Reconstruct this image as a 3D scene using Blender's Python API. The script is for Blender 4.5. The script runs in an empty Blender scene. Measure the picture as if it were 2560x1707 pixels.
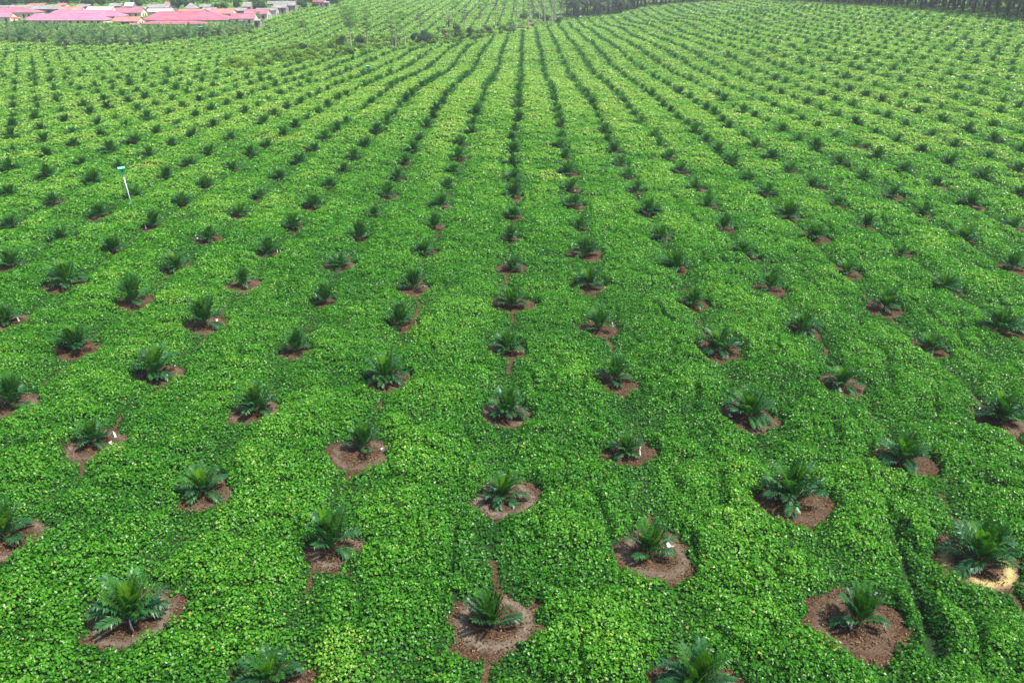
import bpy, math, random
import numpy as np
from mathutils import Vector, Matrix
rng = np.random.default_rng(7); random.seed(7)
PI = math.pi
scene = bpy.context.scene
COL = scene.collection

# ------------------------------------------------------------------ survey of the place
# The camera was solved from the 9 m triangular planting grid; terrain heights come from the same survey.
PX, PY, FOC = 1280.0, 853.5, 2020.0
RM = np.array([[0.99989235, 0.0146203, -0.00124268], [0.00492049, -0.41388938, -0.91031389], [-0.01382339, 0.91020977, -0.41391676]])
CAM = np.array([1.30291304, -26.23854019, 25.29969663])
SURVEY = "-15,12,0.1;-31,18,0.2;-7,-4,1.1;15,12,-0.3;31,18,-0.3;7,-4,1.1;-79,107,-0.2;-62,106,-0.0;-37,105,0.3;-61,84,0.2;-38,82,0.1;-54,63,0.2;-38,58,0.1;-15,58,0.0;-36,37,0.1;-15,36,0.0;-17,105,0.6;-15,84,0.1;17,105,-0.2;15,84,-0.1;15,58,-0.0;15,36,-0.1;38,106,-0.1;38,82,0.0;38,58,0.0;36,37,-0.1;62,106,-0.2;61,84,-0.0;54,63,-0.1;79,107,-0.1;62,130,-0.4;38,129,-0.3;84,129,0.1;62,156,-0.9;85,154,-0.0;40,153,-0.9;62,180,-1.4;85,180,0.0;103,158,0.6;109,180,1.2;64,201,-1.5;85,202,-0.1;109,202,1.4;79,223,-0.6;124,189,1.9;128,204,2.2;109,228,1.7;132,226,2.6;133,250,2.8;67,225,-1.7;107,253,2.0;148,234,2.8;153,253,3.2;152,277,3.4;140,270,3.2;158,298,4.3;177,299,4.9;177,324,6.2;194,319,6.9;163,319,5.0;179,337,6.5;70,247,-1.9;80,256,0.2;89,272,1.0;-36,131,0.1;-38,155,-0.4;-37,175,-0.8;-62,130,-0.3;-62,156,-0.5;-84,129,-0.6;-85,155,-0.9;-62,180,-1.1;-85,180,-1.3;-106,159,-1.1;-109,178,-1.3;-101,139,-1.1;-84,201,-2.0;-58,200,-1.8;-105,200,-1.8;-36,202,-1.8;-88,219,-2.7;-62,216,-2.7;-109,216,-2.3;-18,130,1.3;-20,153,1.1;-19,177,0.4;-19,207,-1.3;-19,241,-3.7;-19,270,-4.6;-15,231,-3.1;-15,319,-3.8;-23,297,-3.5;-23,344,-3.7;-23,409,-6.1;-38,245,-3.9;-35,276,-5.1;-38,314,-6.0;-38,350,-6.0;-31,410,-6.9;-42,301,-5.8;-42,387,-7.0;-54,274,-3.7;-54,310,-4.0;-54,383,-8.0;19,131,-0.8;19,156,-1.1;19,181,-1.7;15,223,-3.8;19,281,-5.3;19,320,-5.7;23,215,-3.4;23,254,-4.7;23,381,-5.3;36,177,-1.4;35,201,-2.1;35,226,-3.1;35,266,-3.7;31,312,-3.3;31,357,-3.5;31,422,-5.1;31,515,-7.4;31,584,-7.0;38,242,-3.4;-178,262,-3.2;-185,300,-4.7;-233,355,-3.8;-133,254,-3.1;-196,370,-4.1;-163,320,-5.0;-131,300,-4.7;-160,400,-3.5;-258,455,-0.3;-213,455,0.1;-166,455,-0.3;-349,600,3.4;-261,600,2.8;-200,590,2.3;-292,455,-0.2;-135,385,-5.2;-135,490,-0.6;-147,450,-2.7;-95,300,-4.7;-93,340,-5.1;-81,385,-6.1;-62,385,-6.5;-124,640,1.8;-104,470,-2.9;-77,520,-3.3;-43,580,-1.3;-68,690,1.5;-155,640,3.2;-46,420,-5.5;-24,470,-5.0;5,520,-4.6;-16,600,-2.2;-2,680,-1.2;46,600,-4.4;72,600,-1.7;113,640,3.3;164,640,5.8;182,600,6.7;192,470,8.4;200,395,8.5;198,320,8.5;124,430,5.2;91,420,1.8;142,390,3.4;68,400,-2.6;-60,0,0.0;60,0,0.0;0,-10,0.0;-30,20,0.0;30,20,0.0;-110,40,0.0;110,40,0.0;-160,120,-0.6;160,120,1.0;-230,200,-3.0;260,180,3.0;-300,320,-8.0;330,330,9.0;-300,-200,0.0;300,-200,0.0;0,-200,0.0;-450,480,-4.0;420,500,14.0;-420,640,2.0;-1299,750,10.0;-1114,1003,10.0;-881,1213,10.0;-610,1370,10.0;-311,1467,10.0;0,1500,10.0;311,1467,10.0;610,1370,10.0;881,1213,10.0;1114,1003,10.0;1299,750,10.0;1448,388,0.0;1477,-260,0.0;1228,-860,0.0;749,-1299,0.0;130,-1494,0.0;-513,-1409,0.0;-1060,-1060,0.0;-1409,-513,0.0;-1494,130,0.0"
CP = np.array([[float(v) for v in q.split(',')] for q in SURVEY.split(';')])
PLANTS = "381,949 23,1026 229,1119 638,1039 502,1245 10,1363 823,1390 314,1564 669,1734 962,962 1266,1049 1538,964 903,1137 1567,1147 1258,1260 1631,1407 1235,1584 2110,977 1876,1057 2509,1062 2260,1168 1989,1270 2458,1425 2154,1579 1737,1744 109,361 182,371 337,362 428,369 577,355 668,373 784,382 32,387 116,399 203,418 275,387 372,396 524,389 626,396 21,432 295,429 473,418 579,432 747,415 121,453 228,464 414,453 512,471 698,453 21,492 130,515 337,501 456,518 649,499 21,573 246,546 379,573 598,543 731,578 151,606 281,634 519,606 26,674 437,680 672,639 161,720 333,764 605,720 14,813 509,822 189,883 737,887 913,371 884,404 860,434 823,473 783,522 1034,385 1013,415 993,455 967,497 934,545 895,606 846,673 813,764 1150,369 1146,403 1132,439 1118,478 1100,522 1086,576 1058,641 1034,729 998,824 1049,357 1283,387 1281,417 1283,457 1283,499 1283,550 1277,606 1281,680 1279,774 1269,887 1279,355 1398,375 1412,404 1418,441 1426,483 1433,522 1451,578 1465,645 1474,722 1500,832 1518,359 1535,387 1553,417 1569,450 1590,489 1625,541 1653,604 1688,681 1737,773 1800,887 1649,373 1674,403 1702,436 1737,480 1769,525 1811,578 1860,646 1926,731 2011,839 1765,359 1795,387 1830,415 1870,453 1919,494 1972,550 2039,604 1888,373 1930,404 1976,436 2032,476 1997,361 2042,385 2100,420 2158,455 2234,497 2311,546 2412,608 2535,678 2095,522 2167,576 2255,646 2363,732 2504,841 2118,690 2216,781 2332,887 2139,373 2195,403 2262,438 2342,475 2430,522 2535,578 2241,366 2307,383 2374,422 2458,455 2556,497 2388,373 2472,403 2549,436 2486,362 2556,387 2202,170 2236,179 2270,191 2292,171 2328,181 2182,190 2215,199 2252,210 2309,200 2295,223 2379,173 2374,193 2422,184 2352,214 2413,206 2440,165 2483,175 2531,168 2471,196 2529,187 2519,207 2464,217 2187,223 2221,234 2263,252 2398,227 2339,239 2453,243 2516,234 2388,256 2313,264 2508,262 2441,272 2353,279 2548,277 2501,289 2203,262 2249,275 2190,292 2217,304 2295,291 2355,311 2426,300 2483,324 2264,325 2191,340 2419,336 2328,350 2550,345 2164,249 1854,167 1874,178 1894,187 1821,188 1935,167 1956,175 1979,184 1918,193 1940,204 2001,194 2029,175 2004,165 2056,183 1964,214 1858,205 1876,210 2029,205 2060,214 1992,223 1904,223 1925,233 1813,221 1831,229 1855,240 2020,233 2092,223 2115,201 2147,181 2150,212 2123,236 2053,246 1952,243 1983,255 2089,258 1880,252 1904,263 1810,258 1834,275 2017,270 2051,281 2130,270 1934,276 1976,292 2093,298 1858,289 1886,300 2004,309 1919,317 2139,317 2043,328 1822,327 1956,336 2089,350 1857,349 2170,162 2260,162 2306,155 2342,165 2273,145 2225,154 2194,144 2240,138 2288,132 2212,130 2258,124 2303,122 2324,138 2358,148 2398,157 2483,159 2443,150 2541,152 2404,142 2370,133 2336,127 2316,109 2353,115 2383,123 2419,130 2458,137 2496,143 2539,141 2544,127 2496,132 2458,123 2425,118 2391,113 2364,108 2410,106 2470,114 2345,98 2319,93 2447,99 2419,93 2483,97 2522,86 2459,84 2492,81 2531,74 2499,66 2531,60 2462,75 2434,68 2409,62 2382,58 2367,81 2340,75 2318,70 2353,62 2330,59 2377,68 2139,155 2112,145 2086,137 2063,130 2040,121 2019,114 2114,123 2087,113 2044,108 1982,154 1961,149 1941,141 1922,131 1976,122 1877,138 1897,149 10,203 79,203 38,217 126,210 164,205 200,199 179,222 219,213 260,208 90,231 136,231 283,229 243,239 324,218 295,202 362,210 343,234 381,224 360,198 402,239 362,250 305,245 195,248 143,248 260,258 319,261 83,243 90,261 31,255 33,277 143,262 210,270 267,275 93,277 155,286 343,281 388,267 431,255 414,216 440,228 467,240 498,258 457,273 424,291 224,292 288,303 31,298 88,305 162,310 243,320 367,305 314,322 490,297 529,281 531,248 502,234 533,222 474,220 562,239 567,266 600,253 612,286 569,305 533,322 481,346 445,316 393,339 250,345 179,340 100,329 31,322 26,350 590,227 564,216 590,210 629,243 619,203 505,211 481,204 450,210 510,196 395,205 421,200 452,192 661,231 688,222 714,215 700,241 669,255 645,272 726,231 750,222 773,250 752,265 719,277 797,241 819,231 685,293 659,315 797,286 819,272 845,255 866,246 769,303 738,324 707,343 890,296 914,277 930,262 950,250 966,239 978,229 866,312 842,331 814,353 857,215 735,208 754,203 771,215 792,210"
PLANTS = [tuple(float(v) for v in q.split(',')) for q in PLANTS.split()]

def _kern(d2): return -np.sqrt(d2 + .02)
def _fit(lam=.06):
    A = CP[:, :2] / 100.; n = len(A)
    K = _kern(((A[:, None] - A[None]) ** 2).sum(2)) + lam * np.eye(n)
    P = np.c_[np.ones(n), A]
    return np.linalg.solve(np.block([[K, P], [P.T, np.zeros((3, 3))]]), np.r_[CP[:, 2], 0, 0, 0])
WT = _fit()
def height(x, y):
    x = np.asarray(x, float); y = np.asarray(y, float); sh = x.shape
    q = np.c_[x.ravel(), y.ravel()] / 100.; A = CP[:, :2] / 100.
    qr = np.hypot(q[:, 0], q[:, 1]); f = np.minimum(1, 15. / np.maximum(qr, 1e-6)); q = q * f[:, None]
    out = np.empty(len(q)); A2 = (A ** 2).sum(1)
    for s in range(0, len(q), 20000):
        b = q[s:s + 20000]
        d2 = np.maximum((b ** 2).sum(1)[:, None] + A2[None] - 2 * b @ A.T, 0)
        out[s:s + 20000] = _kern(d2) @ WT[:-3] + WT[-3] + b @ WT[-2:]
    return out.reshape(sh)
def rays(uv):
    uv = np.atleast_2d(np.asarray(uv, float))
    return np.c_[(uv[:, 0] - PX) / FOC, (uv[:, 1] - PY) / FOC, np.ones(len(uv))] @ RM
def proj(p):
    q = (np.asarray(p, float) - CAM) @ RM.T
    return np.c_[PX + FOC * q[:, 0] / q[:, 2], PY + FOC * q[:, 1] / q[:, 2]], q[:, 2]
def atY(u, v, Y):
    r = rays([(u, v)])[0]; return CAM + (Y - CAM[1]) / r[1] * r
def hit(uv):
    r = rays(uv); n = len(r); hr = r / np.linalg.norm(r[:, :2], axis=1)[:, None]
    prev = np.full(n, 14.); done = np.zeros(n, bool); res = np.full(n, 800.)
    for t in np.geomspace(14, 1400, 420):
        p = CAM + hr * t; below = (p[:, 2] < height(p[:, 0], p[:, 1])) & ~done
        if below.any():
            a = prev[below].copy(); b = np.full(below.sum(), t); d = hr[below]
            for _ in range(18):
                m = (a + b) / 2; q = CAM + d * m[:, None]; g = q[:, 2] < height(q[:, 0], q[:, 1])
                b = np.where(g, m, b); a = np.where(g, a, m)
            res[below] = b; done |= below
        prev[~done] = t
        if done.all(): break
    return CAM + hr * res[:, None]
def inpoly(u, v, poly):
    u = np.asarray(u); v = np.asarray(v); c = np.zeros(u.shape, bool); n = len(poly)
    for k in range(n):
        x1, y1 = poly[k]; x2, y2 = poly[k - 1]
        if y1 == y2: continue
        c ^= ((y1 > v) != (y2 > v)) & (u < (x2 - x1) * (v - y1) / (y2 - y1) + x1)
    return c
def vnoise(x, y, seed=0):
    xi = np.floor(x).astype(np.int64); yi = np.floor(y).astype(np.int64); fx = x - xi; fy = y - yi
    fx = fx * fx * (3 - 2 * fx); fy = fy * fy * (3 - 2 * fy)
    def h(a, b):
        n = (a * 374761393 + b * 668265263 + seed * 982451653) & 0x7fffffff
        n = ((n ^ (n >> 13)) * 1274126177) & 0x7fffffff
        return ((n ^ (n >> 16)) & 0xffff) / 65535.
    return (h(xi, yi) * (1 - fx) + h(xi + 1, yi) * fx) * (1 - fy) + (h(xi, yi + 1) * (1 - fx) + h(xi + 1, yi + 1) * fx) * fy
def smooth(a, b, x):
    t = np.clip((x - a) / (b - a), 0, 1); return t * t * (3 - 2 * t)

# ------------------------------------------------------------------ materials
def mat(name):
    m = bpy.data.materials.new(name); m.use_nodes = True
    nt = m.node_tree; nt.nodes.clear()
    return m, nt.nodes, nt.links
def N(ns, t, **kw):
    n = ns.new(t)
    for k, v in kw.items():
        if k in n.inputs.keys(): n.inputs[k].default_value = v
        else: setattr(n, k, v)
    return n
def c4(c): return (c[0], c[1], c[2], 1)
def ramp(ns, stops):
    r = ns.new('ShaderNodeValToRGB'); e = r.color_ramp.elements
    while len(e) < len(stops): e.new(.5)
    for k, (p, c) in enumerate(stops): e[k].position = p; e[k].color = c4(c)
    return r
def noisy(name, c1, c2, scale, rough=.7, bump=0, bscale=None, spec=.3, detail=4, c3=None):
    m, ns, L = mat(name)
    geo = N(ns, 'ShaderNodeNewGeometry')
    no = N(ns, 'ShaderNodeTexNoise'); no.inputs['Scale'].default_value = scale; no.inputs['Detail'].default_value = detail
    L.new(geo.outputs['Position'], no.inputs['Vector'])
    r = ramp(ns, [(.3, c1), (.7, c2)] if c3 is None else [(.28, c1), (.5, c2), (.75, c3)])
    L.new(no.outputs['Fac'], r.inputs['Fac'])
    b = N(ns, 'ShaderNodeBsdfPrincipled'); b.inputs['Roughness'].default_value = rough
    b.inputs['Specular IOR Level'].default_value = spec
    L.new(r.outputs['Color'], b.inputs['Base Color'])
    if bump:
        n2 = N(ns, 'ShaderNodeTexNoise'); n2.inputs['Scale'].default_value = bscale or scale * 3
        L.new(geo.outputs['Position'], n2.inputs['Vector'])
        bp = N(ns, 'ShaderNodeBump'); bp.inputs['Strength'].default_value = bump; bp.inputs['Distance'].default_value = .1
        L.new(n2.outputs['Fac'], bp.inputs['Height']); L.new(bp.outputs['Normal'], b.inputs['Normal'])
    o = N(ns, 'ShaderNodeOutputMaterial'); L.new(b.outputs['BSDF'], o.inputs['Surface'])
    return m
def leafmat(name, stops, trans=.35, rough=.4, spec=.5, attr=None, tcol=(1.15, 1.35, .5), scale=1.3):
    """leaf surface with light shining through it; colour from a per-leaf tone or from clumps of noise"""
    m, ns, L = mat(name)
    r = ramp(ns, stops)
    if attr:
        a = N(ns, 'ShaderNodeAttribute'); a.attribute_name = attr; L.new(a.outputs['Fac'], r.inputs['Fac'])
    else:
        geo = N(ns, 'ShaderNodeNewGeometry')
        no = N(ns, 'ShaderNodeTexNoise'); no.inputs['Scale'].default_value = scale; no.inputs['Detail'].default_value = 3
        oi = N(ns, 'ShaderNodeObjectInfo'); ad = N(ns, 'ShaderNodeMath'); ad.operation = 'MULTIPLY_ADD'
        ad.inputs[1].default_value = .35; L.new(oi.outputs['Random'], ad.inputs[0])
        sb = N(ns, 'ShaderNodeMath'); sb.operation = 'SUBTRACT'; sb.inputs[1].default_value = .17
        L.new(geo.outputs['Position'], no.inputs['Vector']); L.new(no.outputs['Fac'], sb.inputs[0])
        L.new(sb.outputs[0], ad.inputs[2]); L.new(ad.outputs[0], r.inputs['Fac'])
    b = N(ns, 'ShaderNodeBsdfPrincipled'); b.inputs['Roughness'].default_value = rough
    b.inputs['Specular IOR Level'].default_value = spec * .5
    L.new(r.outputs['Color'], b.inputs['Base Color'])
    mu = N(ns, 'ShaderNodeMix', data_type='RGBA', blend_type='MULTIPLY'); mu.inputs[0].default_value = 1
    L.new(r.outputs['Color'], mu.inputs[6]); mu.inputs[7].default_value = c4(tcol)
    t = N(ns, 'ShaderNodeBsdfTranslucent'); L.new(mu.outputs[2], t.inputs['Color'])
    mx = N(ns, 'ShaderNodeMixShader'); mx.inputs[0].default_value = trans
    L.new(b.outputs['BSDF'], mx.inputs[1]); L.new(t.outputs['BSDF'], mx.inputs[2])
    o = N(ns, 'ShaderNodeOutputMaterial'); L.new(mx.outputs[0], o.inputs['Surface'])
    return m
M = {}
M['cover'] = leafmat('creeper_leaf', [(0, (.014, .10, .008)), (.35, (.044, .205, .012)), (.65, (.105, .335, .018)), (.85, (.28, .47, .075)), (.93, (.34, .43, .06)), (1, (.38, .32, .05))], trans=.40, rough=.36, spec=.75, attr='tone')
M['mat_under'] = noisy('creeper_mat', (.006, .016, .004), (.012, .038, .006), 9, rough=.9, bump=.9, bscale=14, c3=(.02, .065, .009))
M['palm'] = leafmat('palm_leaflet', [(.2, (.014, .075, .026)), (.55, (.026, .125, .036)), (.85, (.06, .20, .042))], trans=.25, rough=.42, spec=.8)
M['palm_mid'] = leafmat('palm_leaflet_fresh', [(.2, (.022, .10, .022)), (.6, (.045, .17, .024)), (.85, (.07, .22, .03))], trans=.34, rough=.38)
M['spear'] = leafmat('palm_leaflet_young', [(.2, (.07, .21, .012)), (.6, (.13, .31, .016)), (.85, (.20, .38, .025))], trans=.42, rough=.4)
M['rachis'] = noisy('palm_stalk', (.08, .13, .04), (.17, .2, .07), 6, rough=.5)
M['stem'] = noisy('palm_stem', (.035, .028, .018), (.09, .065, .04), 9, rough=.9, bump=.6)
M['dead'] = noisy('dry_frond', (.13, .09, .055), (.30, .23, .15), 1.2, rough=.85)
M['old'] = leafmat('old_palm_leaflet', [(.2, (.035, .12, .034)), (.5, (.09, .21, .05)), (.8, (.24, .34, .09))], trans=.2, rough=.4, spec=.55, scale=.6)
M['old_dark'] = leafmat('dark_palm_leaflet', [(.2, (.018, .058, .026)), (.55, (.04, .10, .04)), (.85, (.10, .15, .055))], trans=.2, rough=.45, spec=.4, scale=.6)  # darker leaflet green for the tall palms
M['bark'] = noisy('palm_trunk', (.010, .009, .007), (.04, .031, .023), 3, rough=.95, bump=1, bscale=6)
M['pale_bark'] = noisy('pale_bark', (.27, .25, .21), (.46, .43, .38), 1.5, rough=.85)
M['feather'] = leafmat('feathery_leaf', [(.2, (.10, .24, .04)), (.55, (.17, .34, .06)), (.85, (.25, .42, .10))], trans=.4, rough=.5, spec=.3, scale=.5)
M['grey_feather'] = leafmat('sparse_leaf', [(.2, (.10, .14, .07)), (.55, (.16, .20, .11)), (.85, (.22, .25, .15))], trans=.35, rough=.6, spec=.2, scale=.5)
M['bush_y'] = leafmat('scrub_leaf', [(.15, (.08, .19, .016)), (.5, (.17, .31, .026)), (.85, (.28, .41, .05))], trans=.38, rough=.45, spec=.4, scale=.45)
M['bush_d'] = leafmat('dark_leaf', [(.15, (.014, .065, .020)), (.5, (.03, .105, .028)), (.85, (.08, .18, .04))], trans=.22, rough=.4, spec=.5, scale=.5)
M['bush_m'] = leafmat('mid_leaf', [(.15, (.028, .085, .018)), (.5, (.055, .135, .024)), (.85, (.10, .2, .04))], trans=.3, rough=.45, spec=.4, scale=.5)
M['dry'] = leafmat('dry_leaf', [(.2, (.20, .15, .08)), (.55, (.32, .26, .16)), (.85, (.40, .34, .22))], trans=.25, rough=.8, spec=.2)
M['banana'] = leafmat('banana_leaf', [(.2, (.06, .16, .02)), (.6, (.11, .25, .03)), (.85, (.17, .32, .05))], trans=.35, rough=.4)
M['white'] = noisy('white_plastic', (.42, .42, .40), (.62, .62, .60), 8, rough=.5)
M['pole'] = noisy('white_pole_paint', (.66, .67, .68), (.80, .80, .80), 1.5, rough=.45)
M['pole_grey'] = noisy('galvanised_pole', (.30, .33, .36), (.42, .45, .47), 4, rough=.5)
M['green_box'] = noisy('green_box_paint', (.01, .30, .085), (.015, .38, .11), 3, rough=.4, spec=.5)
M['mint'] = noisy('mint_lid_paint', (.16, .48, .30), (.24, .56, .38), 3, rough=.5)
M['teal'] = noisy('teal_lid', (.10, .42, .42), (.18, .52, .5), 3, rough=.5)
def roofm(name, a, b, s=.35): return noisy(name, a, b, s, rough=.55, spec=.4, detail=6)
M['r_pink'] = roofm('pink_sheet_roof', (.34, .11, .15), (.48, .19, .24))
M['r_lilac'] = roofm('lilac_sheet_roof', (.38, .14, .22), (.50, .21, .30))
M['r_mag'] = roofm('magenta_sheet_roof', (.34, .095, .14), (.48, .16, .21))
M['r_salmon'] = roofm('salmon_sheet_roof', (.50, .15, .13), (.62, .24, .21))
M['r_pale'] = roofm('pale_pink_roof', (.60, .36, .34), (.68, .44, .42))
M['r_grey'] = roofm('grey_sheet_roof', (.20, .185, .18), (.36, .33, .32))
M['r_dgrey'] = roofm('weathered_grey_roof', (.20, .19, .19), (.32, .30, .30))
M['r_rust'] = roofm('rusting_roof', (.45, .12, .09), (.62, .30, .26), .22)
M['r_red'] = roofm('red_roof', (.62, .14, .10), (.72, .22, .17))
M['r_white'] = roofm('white_roof', (.46, .44, .52), (.6, .58, .64))
M['r_maroon'] = roofm('maroon_roof', (.22, .07, .08), (.32, .11, .12))
M['w_cream'] = noisy('cream_wall', (.62, .56, .40), (.74, .69, .52), .8, rough=.85)
M['w_grey'] = noisy('timber_wall', (.20, .18, .16), (.36, .33, .30), .9, rough=.9)
M['w_pale'] = noisy('pale_wall', (.52, .48, .42), (.62, .58, .5), .9, rough=.85)
M['glass'] = noisy('dark_window', (.018, .016, .016), (.05, .04, .035), 2, rough=.25, spec=.5)
M['frame'] = noisy('window_frame_paint', (.30, .20, .13), (.4, .28, .18), 2, rough=.6)
M['door'] = noisy('door_paint', (.10, .045, .03), (.16, .07, .045), 2, rough=.6)
M['red_cloth'] = noisy('red_cloth', (.55, .03, .05), (.70, .06, .08), 2, rough=.8)

# bare soil: brown mulch in weeded circles, with pale rings of old feed round some palms
def soilmat():
    m, ns, L = mat('mulched_soil')
    geo = N(ns, 'ShaderNodeNewGeometry')
    def nz(s, d=5, r=.6):
        n = N(ns, 'ShaderNodeTexNoise'); n.inputs['Scale'].default_value = s; n.inputs['Detail'].default_value = d
        n.inputs['Roughness'].default_value = r; L.new(geo.outputs['Position'], n.inputs['Vector']); return n
    n1 = nz(11, 6, .7); r1 = ramp(ns, [(.30, (.024, .016, .010)), (.5, (.070, .044, .025)), (.72, (.18, .118, .070))]); L.new(n1.outputs['Fac'], r1.inputs['Fac'])
    n2 = nz(1.1, 3); r2 = ramp(ns, [(.35, (.85, .8, .78)), (.65, (1.15, 1.08, 1.05))]); L.new(n2.outputs['Fac'], r2.inputs['Fac'])
    mu = N(ns, 'ShaderNodeMix', data_type='RGBA', blend_type='MULTIPLY'); mu.inputs[0].default_value = 1
    L.new(r1.outputs['Color'], mu.inputs[6]); L.new(r2.outputs['Color'], mu.inputs[7])
    def att(nm):
        a = N(ns, 'ShaderNodeAttribute'); a.attribute_name = nm; return a
    def math_(op, a, b):
        x = N(ns, 'ShaderNodeMath'); x.operation = op
        for k, v in enumerate((a, b)):
            if isinstance(v, (int, float)): x.inputs[k].default_value = v
            else: L.new(v, x.inputs[k])
        return x.outputs[0]
    n3 = nz(2.6, 4); n4 = nz(26, 3)
    pal = ramp(ns, [(.3, (.13, .11, .085)), (.7, (.32, .28, .22))]); L.new(n4.outputs['Fac'], pal.inputs['Fac'])
    yel = ramp(ns, [(.3, (.42, .31, .10)), (.7, (.62, .50, .22))]); L.new(n4.outputs['Fac'], yel.inputs['Fac'])
    f1 = math_('MULTIPLY', att('ring').outputs['Fac'], math_('MULTIPLY_ADD' if False else 'ADD', math_('MULTIPLY', n3.outputs['Fac'], 1.6), -.25))
    m1 = N(ns, 'ShaderNodeMix', data_type='RGBA', clamp_factor=True); L.new(f1, m1.inputs[0]); L.new(mu.outputs[2], m1.inputs[6]); L.new(pal.outputs['Color'], m1.inputs[7])
    f2 = math_('MULTIPLY', att('yring').outputs['Fac'], math_('ADD', math_('MULTIPLY', n3.outputs['Fac'], 1.5), .1))
    m2 = N(ns, 'ShaderNodeMix', data_type='RGBA', clamp_factor=True); L.new(f2, m2.inputs[0]); L.new(m1.outputs[2], m2.inputs[6]); L.new(yel.outputs['Color'], m2.inputs[7])
    # orange cut bank by the far trees
    m3 = N(ns, 'ShaderNodeMix', data_type='RGBA', clamp_factor=True); L.new(att('bare').outputs['Fac'], m3.inputs[0]); L.new(m2.outputs[2], m3.inputs[6]); m3.inputs[7].default_value = c4((.34, .20, .08))
    b = N(ns, 'ShaderNodeBsdfPrincipled'); b.inputs['Roughness'].default_value = .95; b.inputs['Specular IOR Level'].default_value = .15
    L.new(m3.outputs[2], b.inputs['Base Color'])
    bp = N(ns, 'ShaderNodeBump'); bp.inputs['Strength'].default_value = .9; bp.inputs['Distance'].default_value = .06
    L.new(n1.outputs['Fac'], bp.inputs['Height']); L.new(bp.outputs['Normal'], b.inputs['Normal'])
    o = N(ns, 'ShaderNodeOutputMaterial'); L.new(b.outputs['BSDF'], o.inputs['Surface'])
    return m
M['soil'] = soilmat()
M['litter'] = leafmat('fallen_leaf', [(0, (.028, .017, .010)), (.5, (.11, .066, .036)), (1, (.29, .195, .12))], trans=.1, rough=.8, spec=.2, attr='tone', tcol=(1, 1, 1))

# ------------------------------------------------------------------ mesh helpers
def tag(o, label=None, cat=None, group=None, kind=None):
    if label: o['label'] = label
    if cat: o['category'] = cat
    if group: o['group'] = group
    if kind: o['kind'] = kind
    return o
def link(name, me, parent=None, loc=None):
    o = bpy.data.objects.new(name, me); COL.objects.link(o)
    if parent is not None: o.parent = parent
    if loc is not None: o.location = loc
    return o
def empty(name, loc, rz=0, sc=1):
    o = bpy.data.objects.new(name, None); COL.objects.link(o)
    o.location = loc; o.rotation_euler = (0, 0, rz); o.scale = (sc, sc, sc); o.empty_display_size = .3
    return o
def npmesh(name, V, Q=None, T=None, mats=(), qm=None, tm=None, smooth_=False, tone=None):
    """mesh straight from arrays of quads and triangles"""
    V = np.asarray(V, np.float32); Q = np.zeros((0, 4), np.int32) if Q is None else np.asarray(Q, np.int32); T = np.zeros((0, 3), np.int32) if T is None else np.asarray(T, np.int32)
    me = bpy.data.meshes.new(name); nq, nt = len(Q), len(T)
    me.vertices.add(len(V)); me.vertices.foreach_set('co', V.ravel())
    me.loops.add(nq * 4 + nt * 3); me.loops.foreach_set('vertex_index', np.r_[Q.ravel(), T.ravel()].astype(np.int32))
    me.polygons.add(nq + nt)
    me.polygons.foreach_set('loop_start', np.r_[np.arange(nq) * 4, nq * 4 + np.arange(nt) * 3].astype(np.int32))
    me.polygons.foreach_set('loop_total', np.r_[np.full(nq, 4), np.full(nt, 3)].astype(np.int32))
    for m in mats: me.materials.append(m)
    if qm is not None or tm is not None:
        a = np.zeros(nq, np.int32) if qm is None else np.broadcast_to(np.asarray(qm, np.int32), (nq,))
        b = np.zeros(nt, np.int32) if tm is None else np.broadcast_to(np.asarray(tm, np.int32), (nt,))
        me.polygons.foreach_set('material_index', np.r_[a, b].astype(np.int32))
    sm = np.broadcast_to(np.asarray(smooth_, bool), (nq + nt,)) if np.ndim(smooth_) == 0 else np.asarray(smooth_, bool)
    me.polygons.foreach_set('use_smooth', np.ascontiguousarray(sm))
    if tone is not None:
        at = me.attributes.new('tone', 'FLOAT', 'FACE'); at.data.foreach_set('value', np.asarray(tone, np.float32))
    me.update(calc_edges=True); me.validate(clean_customdata=False)
    return me
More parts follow.
